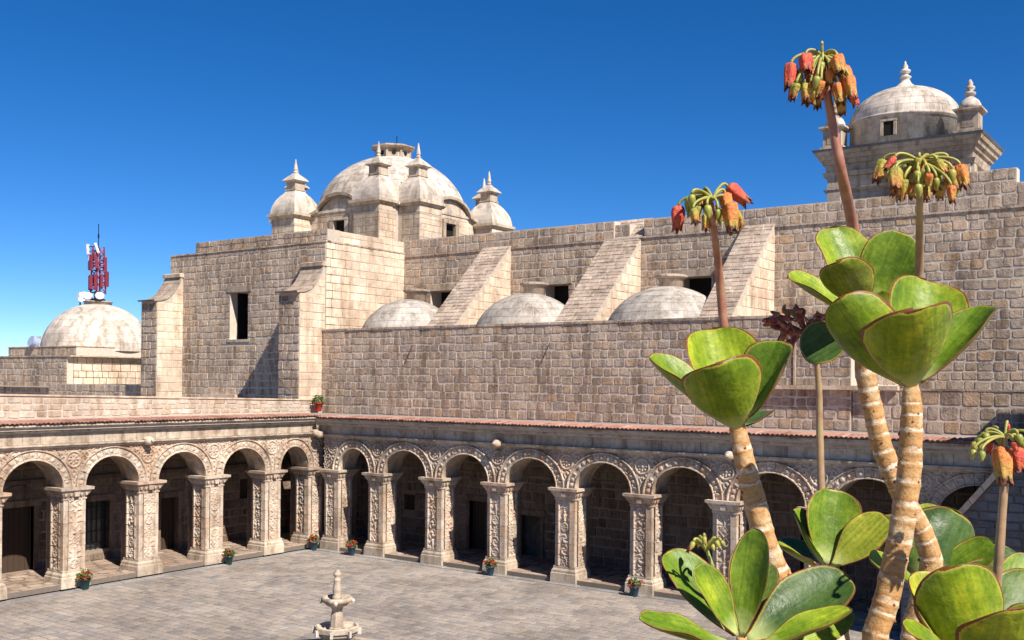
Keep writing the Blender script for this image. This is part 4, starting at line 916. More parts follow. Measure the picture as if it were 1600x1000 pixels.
# ================================================================== SUCCULENTS
def at(px, py, D):
    X, Y = px - 800, py - VH; c_, s_ = math.cos(ROLL), math.sin(ROLL)
    X, Y = c_ * X + s_ * Y, -s_ * X + c_ * Y
    return CAM + (CF + CR * (X / FPX) - CU * (Y / FPX)) * D
def cv(r_, u_, c_): return CR * r_ + CU * u_ - CF * c_
def leaf_mat(name, c0, c1, c2, rim, spots=0.5):
    m, nt, b = nodes(name)
    e = nd(nt, 'ShaderNodeAttribute', attribute_name='edge'); l = nd(nt, 'ShaderNodeAttribute', attribute_name='along')
    g_ = nd(nt, 'ShaderNodeNewGeometry'); oi = nd(nt, 'ShaderNodeObjectInfo')
    f = noise(nt, g_.outputs['Position'], 20, 5, 0.6)
    c = ramp(nt, f, [(0.3, c0), (0.55, c1), (0.75, c2)])
    f2 = noise(nt, g_.outputs['Position'], 170, 3, 0.6)
    c = mul(nt, c, ramp(nt, f2, [(0.3, (0.72, 0.78, 0.62)), (0.7, (1.2, 1.15, 1.15))]), 0.85)
    c = mul(nt, c, ramp(nt, oi.outputs['Random'], [(0, (0.66, 0.76, 0.8)), (0.5, (1, 1, 1)), (1, (1.5, 1.3, 1.0))]), 0.9)
    # faint lengthwise veins and dull waxy patches
    ax = nd(nt, 'ShaderNodeAttribute', attribute_name='across'); cb = nd(nt, 'ShaderNodeCombineXYZ')
    for i_, (sck, k_) in enumerate(((ax.outputs['Fac'], 9.0), (l.outputs['Fac'], 1.6), (oi.outputs['Random'], 30.0))):
        mm = nd(nt, 'ShaderNodeMath', operation='MULTIPLY'); nt.links.new(sck, mm.inputs[0]); mm.inputs[1].default_value = k_; nt.links.new(mm.outputs[0], cb.inputs[i_])
    fv = noise(nt, cb.outputs[0], 1.0, 5, 0.65)
    c = mul(nt, c, ramp(nt, fv, [(0.33, (0.62, 0.74, 0.55)), (0.5, (1, 1, 1)), (0.68, (1.45, 1.28, 1.2))]), 0.8)
    fw_ = noise(nt, g_.outputs['Position'], 13, 5, 0.7)
    c = mul(nt, c, (0.27, 0.31, 0.17), mul(nt, ramp(nt, fw_, [(0.58, (0, 0, 0)), (0.80, (0.25,)*3)]), (1.0, 1.0, 1.0), 1.0), 'MIX')
    # pale leaf base
    c = mul(nt, c, (0.42, 0.46, 0.18), ramp(nt, l.outputs['Fac'], [(0.0, (0.85,)*3), (0.28, (0,)*3)]), 'MIX')
    # corky freckles
    vo = nd(nt, 'ShaderNodeTexVoronoi'); vo.inputs['Scale'].default_value = 75; nt.links.new(g_.outputs['Position'], vo.inputs['Vector'])
    f3 = noise(nt, g_.outputs['Position'], 22, 3, 0.6)
    sp = ramp(nt, vo.outputs['Distance'], [(0.10, (1, 1, 1)), (0.17, (0, 0, 0))]); gate = ramp(nt, f3, [(0.55, (0, 0, 0)), (0.62, (1, 1, 1))])
    spg = mul(nt, sp, gate, 1.0)
    c = mul(nt, c, (0.16, 0.085, 0.03), mul(nt, spg, (spots, spots, spots), 1.0), 'MIX')
    # brown dried patches near the margin
    dp = mul(nt, ramp(nt, e.outputs['Fac'], [(0.02, (1, 1, 1)), (0.11, (0, 0, 0))]), ramp(nt, noise(nt, g_.outputs['Position'], 48, 4, 0.7), [(0.56, (0, 0, 0)), (0.62, (0.85,)*3)]), 1.0)
    c = mul(nt, c, (0.12, 0.06, 0.025), dp, 'MIX')
    # yellow halo then red-brown rim, its width wandering
    f5 = noise(nt, g_.outputs['Position'], 110, 4, 0.7)
    ad = nd(nt, 'ShaderNodeMath', operation='MULTIPLY_ADD'); nt.links.new(f5, ad.inputs[0]); ad.inputs[1].default_value = -0.045; nt.links.new(e.outputs['Fac'], ad.inputs[2])
    c = mul(nt, c, (0.40, 0.36, 0.05), ramp(nt, ad.outputs[0], [(0.004, (0.6,)*3), (0.030, (0,)*3)]), 'MIX')
    c = mul(nt, c, rim, ramp(nt, ad.outputs[0], [(0.0, (0.9,)*3), (0.003, (0,)*3)]), 'MIX')
    nt.links.new(c, b.inputs['Base Color'])
    nt.links.new(ramp(nt, f, [(0.3, (0.34,)*3), (0.7, (0.56,)*3)]), b.inputs['Roughness']); b.inputs['Specular IOR Level'].default_value = 0.24
    b.inputs['Subsurface Weight'].default_value = 0.12; b.inputs['Subsurface Radius'].default_value = (0.3, 0.5, 0.1); b.inputs['Subsurface Scale'].default_value = 0.008
    bump(nt, b, noise(nt, g_.outputs['Position'], 45, 4, 0.55), 0.4, 0.006)
    return m
RIM = (0.13, 0.022, 0.014)
M['leaf'] = leaf_mat('succulent_leaf', (0.070, 0.125, 0.009), (0.155, 0.225, 0.014), (0.31, 0.345, 0.024), RIM)
M['leafy'] = leaf_mat('yellowing_leaf', (0.17, 0.20, 0.02), (0.27, 0.29, 0.03), (0.38, 0.36, 0.04), RIM, 0.9)
M['leafd'] = leaf_mat('dark_shaded_leaf', (0.035, 0.07, 0.018), (0.06, 0.105, 0.022), (0.10, 0.15, 0.032), RIM, 0.4)  # duller, darker leaves; shade from the plants above is painted into the colour
def leaf_mesh(Bp, Tp, N, Wm, cup, bend, th, wave, seed):
    ax = Tp - Bp; L = ax.length; a = ax.normalized(); sd = a.cross(N).normalized(); n = sd.cross(a).normalized()
    ns, nt_ = 26, 22; rr = random.Random(seed); ph = rr.uniform(0, 6); f1 = rr.uniform(3, 5)
    S = np.sin(np.linspace(0, 1, ns + 1) * math.pi / 2); S[0] = 0.0; Tt = np.sin(np.linspace(-1, 1, nt_ + 1) * math.pi / 2)
    vs = []; ed = []; al = []; ac = []
    for lay in (1, -1):
        for s in S:
            k = min(1, s / 0.60); hw = 0.15 + 0.85 * math.sin(k * math.pi / 2) ** 1.25
            if s > 0.60: hw *= math.sqrt(max(0.0, 1 - ((s - 0.60) / 0.40) ** 2.4))
            hw = max(hw, 0.004)
            for t in Tt:
                wv = wave * Wm * abs(t) ** 3 * (0.6 * math.sin(f1 * s * 3 + ph + (2 if t > 0 else 0)) + 0.4 * math.sin(13 * s + 2 * ph)) * s
                off = cup * Wm * (hw * t) ** 2 + bend * L * (s * s - s) + wv
                thk = th * Wm * math.sqrt(max(0, 1 - abs(t) ** 3)) * (0.35 + 0.65 * min(1, hw)) * (1.35 - 0.5 * s)
                if s > 0.98: thk *= 0.5
                p = Bp + a * (L * s) + sd * (hw * t * Wm / 2) + n * (off + lay * thk / 2)
                vs.append(p[:]); ac.append(t * hw); ed.append(min((1 - abs(t)) * hw * 0.5, (1 - s) * L / Wm * 1.0 + (abs(t) * 0.0))); al.append(s)
    fs = []; w = nt_ + 1; m_ = (ns + 1) * w
    for j in range(ns):
        for i in range(nt_):
            x = j * w + i; fs.append((x, x + 1, x + w + 1, x + w)); x += m_; fs.append((x + 1, x, x + w, x + w + 1))
        for i, fl in ((0, 0), (nt_, 1)):
            x = j * w + i; q_ = (x, x + w, x + w + m_, x + m_); fs.append(q_ if not fl else q_[::-1])
    for i in range(nt_):
        x = ns * w + i; fs.append((x, x + 1, x + 1 + m_, x + m_)); x = i; fs.append((x + 1, x, x + m_, x + 1 + m_))
    return vs, fs, ed, al, ac
class Plant:
    def __init__(s, label, basept, group='tall succulents'):
        s.loc = Vector(basept); s.t = thing('succulent_plant', label, 'plant', s.loc, 0, group); s.M4 = Matrix.Translation(-s.loc); s.n = 0
    def leaf(s, b, t, w, N, cup=0.18, bend=0.12, mat='leaf', th=0.085, wave=0.06, D=None):
        Bp, Tp = at(*b), at(*t); Dm = (b[2] + t[2]) / 2; s.n += 1
        v, f, e, al, ac = leaf_mesh(Bp, Tp, cv(*N).normalized(), w * Dm / FPX, cup, bend, th, wave, s.n * 37 + int(b[0]))
        me = mesh('leaf', v, f, mat, True)
        for nm, dat in (('edge', e), ('along', al), ('across', ac)):
            a_ = me.attributes.new(nm, 'FLOAT', 'POINT'); a_.data.foreach_set('value', dat)
        return link(bpy.data.objects.new('leaf', me), s.t, s.M4)
    def stem(s, pts, mat='bark', rings=27.0, name='stem', scars=True, seg=22, knob=0.06):
        """pts: (px, py, D, radius in px)"""
        P = [at(x, y, d) for x, y, d, r_ in pts]; Rr = [r_ * (0.72 if mat == 'bark' else 0.70) * d / FPX for x, y, d, r_ in pts]
        fine = []; fr = []; n = len(P)
        for i in range(n - 1):
            p1, p2 = P[i], P[i+1]; sl_ = (p2 - p1).length
            m1 = (p2 - P[max(i-1, 0)]).normalized() * sl_; m2 = (P[min(i+2, n-1)] - p1).normalized() * sl_
            steps = min(160, max(3, int(sl_ / 0.0022))) if mat == 'bark' else 8
            for k in range(steps):
                t = k / steps; t2, t3 = t*t, t*t*t
                fine.append(p1 * (2*t3 - 3*t2 + 1) + m1 * (t3 - 2*t2 + t) + p2 * (3*t2 - 2*t3) + m2 * (t3 - t2)); fr.append(Rr[i] + (Rr[i+1] - Rr[i]) * t)
        fine.append(P[-1]); fr.append(Rr[-1])
        arc = [0.0]
        for i in range(1, len(fine)): arc.append(arc[-1] + (fine[i] - fine[i-1]).length)
        sp = rings * pts[0][2] / FPX; rr = random.Random(len(fine)); nodes_ = []; a_ = sp * 0.5
        while a_ < arc[-1]: nodes_.append(a_); a_ += sp * rr.uniform(0.6, 1.45)
        b = B(); b.tube(fine, fr, seg)
        ban = []
        for i in range(len(fine)):
            nx = [x for x in nodes_ if x >= arc[i]]; pv = [x for x in nodes_ if x < arc[i]]
            lo_ = pv[-1] if pv else -sp; hi_ = nx[0] if nx else arc[-1] + sp; ph = (arc[i] - lo_) / max(1e-6, hi_ - lo_)
            dn = min(abs(arc[i] - lo_), abs(hi_ - arc[i]))
            sc_ = 1 + (0.075 * math.exp(-((1 - ph) / 0.14) ** 2) + 0.03 * math.exp(-(ph / 0.1) ** 2) if mat == 'bark' else 0.03 * math.sin(arc[i] / sp * 2))
            for k in range(seg):
                v = Vector(b.v[i * seg + k]); th_ = 2 * math.pi * k / seg
                jit = 1 + (0.025 * math.sin(3 * th_ + arc[i] / sp * 1.7) + 0.018 * math.sin(5 * th_ - arc[i] / sp * 4.1) if mat == 'bark' else 0)
                b.v[i * seg + k] = tuple(fine[i] + (v - fine[i]) * sc_ * jit); ban.append(ph)
        me = mesh(name, b.v, b.f, mat, True)
        at_ = me.attributes.new('band', 'FLOAT', 'POINT'); at_.data.foreach_set('value', ban)
        o = link(bpy.data.objects.new(name, me), s.t, s.M4)
        if scars and mat == 'bark':
            q = B()
            for nn in nodes_:
                for k in range(rr.choice((1, 2, 2, 3))):
                    i = min(range(len(arc)), key=lambda j: abs(arc[j] - nn - sp * rr.uniform(-0.35, 0.25))); th_ = rr.randrange(seg); v = Vector(b.v[i * seg + th_]); r_ = fr[i] * rr.uniform(0.08, 0.18)
                    q.lathe(v.x, v.y, [(r_ * 0.2, v.z - r_), (r_ * 0.9, v.z - r_ * 0.4), (r_, v.z), (r_ * 0.8, v.z + r_ * 0.5), (r_ * 0.2, v.z + r_)], 6)
            if q.v:
                sc = q.obj('leaf_scars', 'scar', o); sc['kind'] = 'stuff'
        return o
def bark_mat():
    m, nt, b = nodes('peeling_bark')
    l = nd(nt, 'ShaderNodeAttribute', attribute_name='band'); g_ = nd(nt, 'ShaderNodeNewGeometry'); pos = g_.outputs['Position']
    f = noise(nt, pos, 75, 5, 0.7)
    ad = nd(nt, 'ShaderNodeMath', operation='MULTIPLY_ADD'); nt.links.new(f, ad.inputs[0]); ad.inputs[1].default_value = 0.9; nt.links.new(l.outputs['Fac'], ad.inputs[2])
    sb_ = nd(nt, 'ShaderNodeMath', operation='SUBTRACT'); nt.links.new(ad.outputs[0], sb_.inputs[0]); sb_.inputs[1].default_value = 0.45
    f0 = noise(nt, pos, 26, 4, 0.6)
    base_ = ramp(nt, f0, [(0.30, (0.50, 0.36, 0.20)), (0.44, (0.46, 0.25, 0.085)), (0.54, (0.44, 0.24, 0.09)), (0.62, (0.52, 0.36, 0.19)), (0.76, (0.58, 0.48, 0.33))])
    k_ = ramp(nt, sb_.outputs[0], [(0.0, (0, 0, 0)), (0.04, (1, 1, 1)), (0.20, (0.9, 0.9, 0.9)), (0.27, (0.0, 0.0, 0.0))])
    gt = ramp(nt, noise(nt, pos, 38, 3, 0.6), [(0.40, (0.12,)*3), (0.56, (1, 1, 1))])
    c = mul(nt, base_, (0.62, 0.53, 0.40), mul(nt, k_, gt, 1.0), 'MIX')
    dk = ramp(nt, sb_.outputs[0], [(0.27, (1, 1, 1)), (0.30, (0.62, 0.48, 0.34)), (0.42, (1, 1, 1)), (0.96, (1, 1, 1)), (1.0, (0.6, 0.46, 0.34))])
    c = mul(nt, c, dk, 0.8)
    f2 = noise(nt, pos, 210, 4, 0.7)
    c = mul(nt, c, ramp(nt, f2, [(0.25, (0.55, 0.5, 0.42)), (0.5, (1, 1, 1)), (0.8, (1.15, 1.15, 1.1))]), 0.85)
    nt.links.new(c, b.inputs['Base Color']); b.inputs['Roughness'].default_value = 0.75
    bump(nt, b, f2, 0.5, 0.003); return m
M['bark'] = bark_mat()
M['scar'] = plain('leaf_scar', (0.20, 0.10, 0.045), 0.8, nscale=200)
def grad(name, stops, scale=40, rough=0.5):
    m, nt, b = nodes(name); g_ = nd(nt, 'ShaderNodeNewGeometry')
    c = ramp(nt, noise(nt, g_.outputs['Position'], scale, 4, 0.6), stops)
    nt.links.new(c, b.inputs['Base Color']); b.inputs['Roughness'].default_value = rough
    b.inputs['Subsurface Weight'].default_value = 0.1; b.inputs['Subsurface Scale'].default_value = 0.005
    return m
M['stalkred'] = grad('red_stalk', [(0.3, (0.26, 0.095, 0.06)), (0.55, (0.34, 0.15, 0.09)), (0.75, (0.36, 0.23, 0.12))], 50)
M['stalkbrown'] = grad('brown_green_stalk', [(0.3, (0.22, 0.14, 0.07)), (0.55, (0.33, 0.21, 0.11)), (0.75, (0.27, 0.25, 0.09))], 45)
M['stalkgreen'] = grad('green_stalk', [(0.3, (0.15, 0.20, 0.04)), (0.6, (0.27, 0.30, 0.08)), (0.8, (0.33, 0.25, 0.11))], 45)
M['pedicel'] = grad('pedicel_green', [(0.3, (0.20, 0.20, 0.035)), (0.7, (0.36, 0.33, 0.07))], 60)
def bell_mat(name, top, mid, tip, spot):
    m, nt, b = nodes(name); g_ = nd(nt, 'ShaderNodeNewGeometry'); tc = nd(nt, 'ShaderNodeTexCoord'); sx = nd(nt, 'ShaderNodeSeparateXYZ')
    nt.links.new(tc.outputs['Object'], sx.inputs[0])
    f = noise(nt, g_.outputs['Position'], 90, 5, 0.65)
    ad = nd(nt, 'ShaderNodeMath', operation='MULTIPLY_ADD'); nt.links.new(f, ad.inputs[0]); ad.inputs[1].default_value = 0.9; nt.links.new(sx.outputs[2], ad.inputs[2])
    ab = nd(nt, 'ShaderNodeMath', operation='SUBTRACT'); ab.inputs[0].default_value = 0.45; nt.links.new(ad.outputs[0], ab.inputs[1])
    c = ramp(nt, ab.outputs[0], [(0.0, top), (0.42, mid), (0.8, tip), (1.0, (0.16, 0.05, 0.03))])
    f2 = noise(nt, g_.outputs['Position'], 230, 4, 0.7)
    c = mul(nt, c, ramp(nt, f2, [(0.3, (0.55, 0.5, 0.5)), (0.6, (1.1, 1.1, 1.1))]), 0.8)
    f3 = noise(nt, g_.outputs['Position'], 120, 3, 0.6)
    c = mul(nt, c, spot, ramp(nt, f3, [(0.58, (0, 0, 0)), (0.66, (0.7,)*3)]), 'MIX')
    nt.links.new(c, b.inputs['Base Color']); b.inputs['Roughness'].default_value = 0.55
    b.inputs['Subsurface Weight'].default_value = 0.1; b.inputs['Subsurface Scale'].default_value = 0.004
    bump(nt, b, f2, 0.7, 0.004); return m
M['fred'] = bell_mat('red_bell', (0.60, 0.12, 0.035), (0.56, 0.055, 0.03), (0.50, 0.10, 0.03), (0.25, 0.04, 0.02))
M['forange'] = bell_mat('orange_bell', (0.58, 0.16, 0.03), (0.60, 0.20, 0.03), (0.42, 0.30, 0.05), (0.50, 0.07, 0.03))
M['fyellow'] = bell_mat('yellow_green_bell', (0.26, 0.26, 0.03), (0.44, 0.33, 0.04), (0.52, 0.22, 0.04), (0.16, 0.18, 0.03))
M['fdry'] = grad('withered_flower', [(0.32, (0.11, 0.02, 0.022)), (0.48, (0.26, 0.06, 0.05)), (0.62, (0.36, 0.20, 0.07))], 60, 0.7)
M['bud'] = grad('green_bud', [(0.3, (0.17, 0.21, 0.03)), (0.55, (0.30, 0.29, 0.05)), (0.75, (0.45, 0.14, 0.06))], 70)
def bell_mesh(mat, seed):
    """hanging tubular flower, top at z = 0, tip at z = -1"""
    rr = random.Random(seed); prof = [(0.05, 0.0), (0.19, -0.01), (0.27, -0.06), (0.30, -0.16), (0.31, -0.30), (0.30, -0.46), (0.27, -0.60), (0.24, -0.72), (0.22, -0.80), (0.21, -0.88), (0.17, -0.94)]
    seg = 20; vs = []; fs = []
    for j, (r_, z) in enumerate(prof):
        for i in range(seg):
            a = 2 * math.pi * i / seg; lob = math.cos(5 * a)
            k = 1 + (0.10 if j < 7 else 0.20) * lob + 0.06 * math.sin(2 * a + seed + 5 * z); zz = z - (0.10 * max(0, lob) if j > 7 else 0) + rr.uniform(-0.02, 0.02)
            vs.append((r_ * k * math.cos(a) * (1 + rr.uniform(-.05, .05)), r_ * k * math.sin(a), zz))
    for j in range(len(prof) - 1):
        for i in range(seg):
            a = j * seg + i; b_ = j * seg + (i + 1) % seg; fs.append((b_, a, a + seg, b_ + seg))
    # five curled-back petal tips
    for k in range(5):
        a = 2 * math.pi * k / 5 + rr.uniform(-.1, .1); n0 = len(vs); d = Vector((math.cos(a), math.sin(a), 0)); sdv = Vector((-math.sin(a), math.cos(a), 0))
        for (r_, z, w) in ((0.20, -0.80, 0.10), (0.22, -0.95, 0.09), (0.25, -1.05, 0.06), (0.30, -1.08, 0.02)):
            z += rr.uniform(-0.05, 0.05)
            for sx in (-1, 1): p = d * r_ + sdv * (w * sx); vs.append((p.x, p.y, z))
        for j in range(3): x = n0 + j * 2; fs.append((x, x + 1, x + 3, x + 2))
    return mesh('bell', vs, fs, mat, True)
BELL = {k: [bell_mesh(k, s_) for s_ in (1, 2, 3, 4)] for k in ('fred', 'forange', 'fyellow')}
_b = B(); _b.lathe(0, 0, [(0.06, 0), (0.24, -0.1), (0.30, -0.3), (0.26, -0.55), (0.12, -0.85), (0.03, -1)], 10); BUD = mesh('bud', _b.v, _b.f, 'bud', True)
def flower_head(pl, stalk, hub, D, flowers, extra=()):
    """flowers: (px, py of top, length px, tilt dx, tilt toward camera, material, width factor)"""
    Hp = at(hub[0], hub[1], D); k = 0
    rx = random.Random(int(hub[0])); flowers = list(flowers)
    for (x0, x1, y0, y1, nn, mats) in extra:
        for _ in range(nn): flowers.append((rx.uniform(x0, x1), rx.uniform(y0, y1), rx.uniform(20, 34), rx.uniform(-.3, .3), rx.uniform(-.5, .3), rx.choice(mats), rx.uniform(0.8, 1.1)))
    for (px, py, ln, dx, dc, mat, wf) in flowers:
        k += 1; dd = D + random.uniform(-0.03, 0.03); ln *= 0.80 if mat != 'bud' else 0.8; top = at(px, py, dd); L = ln * dd / FPX
        dirv = (cv(dx, -1, dc)).normalized(); rot = (-dirv).to_track_quat('Z', 'Y').to_matrix().to_4x4()
        me = BUD if mat == 'bud' else random.choice(BELL[mat])
        o = bpy.data.objects.new('flower' if mat != 'bud' else 'flower_bud', me)
        link(o, stalk, Matrix.Translation(top) @ rot @ Matrix.Rotation(random.uniform(0, 6), 4, 'Z') @ Matrix.Diagonal((L * wf, L * wf, L, 1)))
        # arched stalklet from hub to the flower's top
        mid = (Hp + top) / 2 + CU * (max(8.0, 0.30 * abs(px - hub[0])) * dd / FPX)
        up = top + (-dirv) * (0.18 * L) + CU * (2 * dd / FPX)
        pts = []
        for i in range(11):
            t = i / 10; pts.append(((1-t)**3) * Hp + 3*((1-t)**2)*t * (Hp * 0.55 + mid * 0.45 + CU * (6 * dd / FPX)) + 3*(1-t)*t*t * (up + CU * (8 * dd / FPX)) + (t**3) * top)
        b = B(); b.tube(pts, 2.2 * dd / FPX, 8); b.obj('pedicel', 'pedicel', stalk, None, True)
# planter and soil under the plants, below the picture
plc = CAM + CF * 1.40 + CR * 0.52; plc.z = CAM.z - 0.86
pt = thing('planter', 'long stone planter holding the succulents at the roof edge', 'planter', (plc.x, plc.y, 5.9), YAW)
hz = plc.z - 5.9
q = B(); q.box(-0.75, 0.75, -0.5, -0.44, 0.02, hz + 0.06); q.box(-0.75, 0.75, 0.44, 0.5, 0.02, hz + 0.06); q.box(-0.75, -0.69, -0.438, 0.438, 0.02, hz + 0.06); q.box(0.69, 0.75, -0.438, 0.438, 0.02, hz + 0.06); q.obj('trough', 'ashlar', pt)
q = B(); q.box(-0.688, 0.688, -0.438, 0.438, 0.03, hz); q.obj('soil', 'soil', pt)
SOILZ = plc.z
def foot(px, D, r_):
    """a point on the soil below a pixel column"""
    y = VH + FPX * (CAM.z - SOILZ + 0.03) / D; return (px, y, D, r_)
def base3(px, D): p = at(px, VH + FPX * (CAM.z - SOILZ) / D, D); return p

# --- plant A: left tall stem with one rosette and a sparse flower head
D = 1.30
A = Plant('tall succulent with leaning banded stem and cupped leaves, leftmost of the tall ones', base3(1330, D))
A.stem([foot(1330, D + 0.05, 26), (1300, 1000, D + 0.03, 27), (1250, 960, D, 27), (1217, 900, D, 26), (1194, 840, D, 25), (1176, 770, D, 24), (1160, 705, D, 21), (1152, 664, D, 17), (1150, 640, D, 10)])
A.leaf((1150, 655, D + .02), (1112, 514, D + .10), 118, (0.05, 0.35, 1), 0.30, 0.10)
A.leaf((1156, 656, D + .02), (1186, 540, D + .11), 78, (-0.5, 0.4, 1), 0.28, 0.10)
A.leaf((1146, 660, D), (1014, 556, D + .02), 80, (0.45, 0.9, 0.45), 0.30, 0.20, 'leaf')
A.leaf((1158, 660, D - .01), (1229, 534, D - .01), 96, (-0.95, 0.25, 0.55), 0.30, 0.16, 'leaf')
A.leaf((1152, 668, D - .03), (1118, 568, D - .10), 126, (0.10, 0.55, -1), 0.26, 0.15, 'leaf')
A.leaf((1158, 668, D + .02), (1200, 642, D + .06), 50, (-0.4, 0.9, 0.3), 0.2, 0.1, 'leafd')
st = A.stem([(1151, 655, D + .06, 10), (1140, 580, D + .14, 10), (1129, 490, D + .15, 10), (1122, 410, D + .12, 8.5), (1114, 345, D + .02, 8), (1113, 318, D + .02, 5)], 'stalkred', name='flower_stalk', scars=False)
flower_head(A, st, (1113, 312), D + .02, [(1060, 322, 48, -0.06, 0.05, 'fred', 0.85), (1100, 300, 38, -0.05, 0.4, 'fyellow', 1.0), (1133, 303, 40, 0.1, 0.3, 'forange', 1.0), (1141, 318, 58, 0.05, 0.2, 'forange', 0.85), (1137, 292, 52, 1.1, 0.3, 'fred', 0.85), (1105, 335, 32, -0.1, 0.2, 'fyellow', 0.95), (1082, 318, 30, -0.3, -0.2, 'bud', 0.8), (1092, 322, 36, -0.2, -0.3, 'fyellow', 0.8), (1122, 325, 34, 0.2, -0.3, 'bud', 0.9), (1150, 330, 34, 0.4, -0.3, 'fyellow', 0.8)], [(1078, 1142, 300, 330, 10, ['bud', 'fyellow', 'bud'])])

# --- plant B: rear stem, upper left rosette, tallest red flower stalk
D = 1.50
Bp_ = Plant('tall succulent with the highest red flower stalk and stem crossing behind another', base3(1400, D))
Bp_.stem([foot(1400, D, 24), (1425, 1000, D, 24), (1442, 930, D, 24), (1455, 880, D, 24), (1440, 830, D, 22), (1412, 778, D, 22), (1384, 715, D, 22), (1366, 650, D, 21), (1352, 580, D, 21), (1350, 530, D, 18), (1356, 488, D, 12)])
Bp_.leaf((1352, 482, D + .02), (1296, 356, D + .08), 98, (0.25, 0.2, 1), 0.24, 0.10)
Bp_.leaf((1360, 482, D), (1410, 362, D - .01), 88, (-0.35, 0.15, 1), 0.20, 0.10)
Bp_.leaf((1352, 480, D - .02), (1306, 410, D - .08), 80, (0.25, 0.75, -0.8), 0.2, 0.12, 'leafy')
Bp_.leaf((1340, 492, D - .01), (1231, 430, D - .02), 62, (0.25, 0.9, 0.6), 0.25, 0.14)
Bp_.leaf((1356, 478, D + .03), (1356, 386, D + .10), 52, (0, 0.3, 1), 0.2, 0.1)
Bp_.leaf((1358, 488, D - .02), (1394, 462, D - .04), 34, (-0.3, 0.6, 0.8), 0.2, 0.1)
Bp_.leaf((1338, 512, D + .01), (1254, 556, D + .03), 74, (-0.2, 0.5, 0.9), 0.15, -0.1, 'leafd')
st = Bp_.stem([(1354, 484, D + .06, 13), (1345, 420, D + .14, 13), (1332, 350, D + .14, 12.5), (1315, 270, D + .04, 12), (1300, 190, D + .03, 10), (1290, 130, D + .02, 8), (1285, 84, D + .02, 5)], 'stalkred', name='flower_stalk', scars=False)
flower_head(Bp_, st, (1285, 88), D + .02, [(1236, 100, 52, -0.12, 0.2, 'fred', 0.8), (1259, 86, 42, -0.05, 0.4, 'fred', 1.0), (1284, 90, 36, 0.0, 0.5, 'forange', 1.1), (1308, 88, 42, 0.05, 0.4, 'forange', 1.0), (1318, 104, 54, 0.1, 0.25, 'forange', 0.8), (1326, 120, 46, 0.12, 0.2, 'forange', 0.85), (1262, 132, 42, -0.1, 0.3, 'fyellow', 1.0), (1276, 144, 34, 0.0, 0.2, 'fyellow', 0.9), (1308, 132, 42, 0.1, 0.3, 'forange', 1.0), (1248, 114, 34, -0.1, -0.2, 'fyellow', 0.9), (1330, 140, 34, 0.3, 0.0, 'fred', 0.8), (1296, 112, 34, 0.05, -0.3, 'fyellow', 0.9), (1270, 108, 40, 0, -0.4, 'fred', 0.9), (1284, 70, 16, 0.1, -0.4, 'bud', 0.5), (1313, 150, 36, 0.15, -0.1, 'fyellow', 0.9), (1242, 128, 36, -0.15, -0.1, 'fred', 0.8)], [(1240, 1330, 90, 142, 24, ['fred', 'forange', 'fyellow', 'bud'])])

# --- plant C: front stem, big cupped rosette, yellow-green flower head
D = 1.22
C = Plant('tall succulent with the thickest upright stem and broad cupped leaves in front', base3(1350, D))
C.stem([foot(1350, D, 28), (1366, 1010, D, 27), (1384, 940, D, 27), (1400, 870, D, 26), (1413, 800, D, 26), (1421, 730, D, 25), (1424, 670, D, 24), (1424, 622, D, 20), (1424, 598, D, 14)])
C.leaf((1428, 596, D + .02), (1448, 438, D + .10), 128, (0.0, 0.35, 1), 0.28, 0.10)
C.leaf((1436, 598, D), (1549, 478, D + .03), 84, (-0.55, 0.85, 0.35), 0.30, 0.14)
C.leaf((1416, 600, D), (1309, 466, D - .03), 104, (0.62, 0.10, -0.9), 0.26, 0.16)
C.leaf((1424, 602, D - .02), (1428, 484, D - .12), 142, (0.03, 0.55, -1), 0.28, 0.15)
C.leaf((1418, 602, D), (1366, 570, D + .05), 44, (0.3, 0.9, 0.2), 0.2, 0.1)
st = C.stem([(1428, 598, D + .06, 10), (1434, 520, D + .14, 10), (1436, 440, D + .16, 9.5), (1437, 370, D + .12, 9), (1437, 300, D + .02, 7), (1437, 262, D + .01, 4)], 'stalkbrown', name='flower_stalk', scars=False)
flower_head(C, st, (1437, 255), D + .02, [(1399, 264, 44, -0.1, 0.3, 'fyellow', 1.0), (1438, 252, 42, 0.0, 0.5, 'forange', 0.95), (1459, 272, 38, 0.05, 0.3, 'fyellow', 1.0), (1484, 262, 50, 0.05, 0.3, 'forange', 0.95), (1500, 258, 46, 0.12, 0.2, 'forange', 0.85), (1380, 250, 46, -0.35, 0.1, 'fyellow', 0.8), (1398, 246, 30, -0.8, 0.1, 'fred', 0.8), (1413, 280, 38, -0.1, -0.2, 'fyellow', 0.9), (1486, 290, 34, 0.1, 0.0, 'forange', 0.8), (1464, 250, 32, 0.6, 0.1, 'fyellow', 0.8), (1404, 290, 30, -0.05, 0.2, 'forange', 0.8), (1446, 290, 30, 0, 0.2, 'fyellow', 0.8), (1420, 258, 34, -0.2, -0.4, 'fyellow', 1.0), (1470, 285, 32, 0.1, -0.4, 'fyellow', 1.0)], [(1380, 1500, 246, 290, 24, ['forange', 'fyellow', 'bud', 'bud'])])

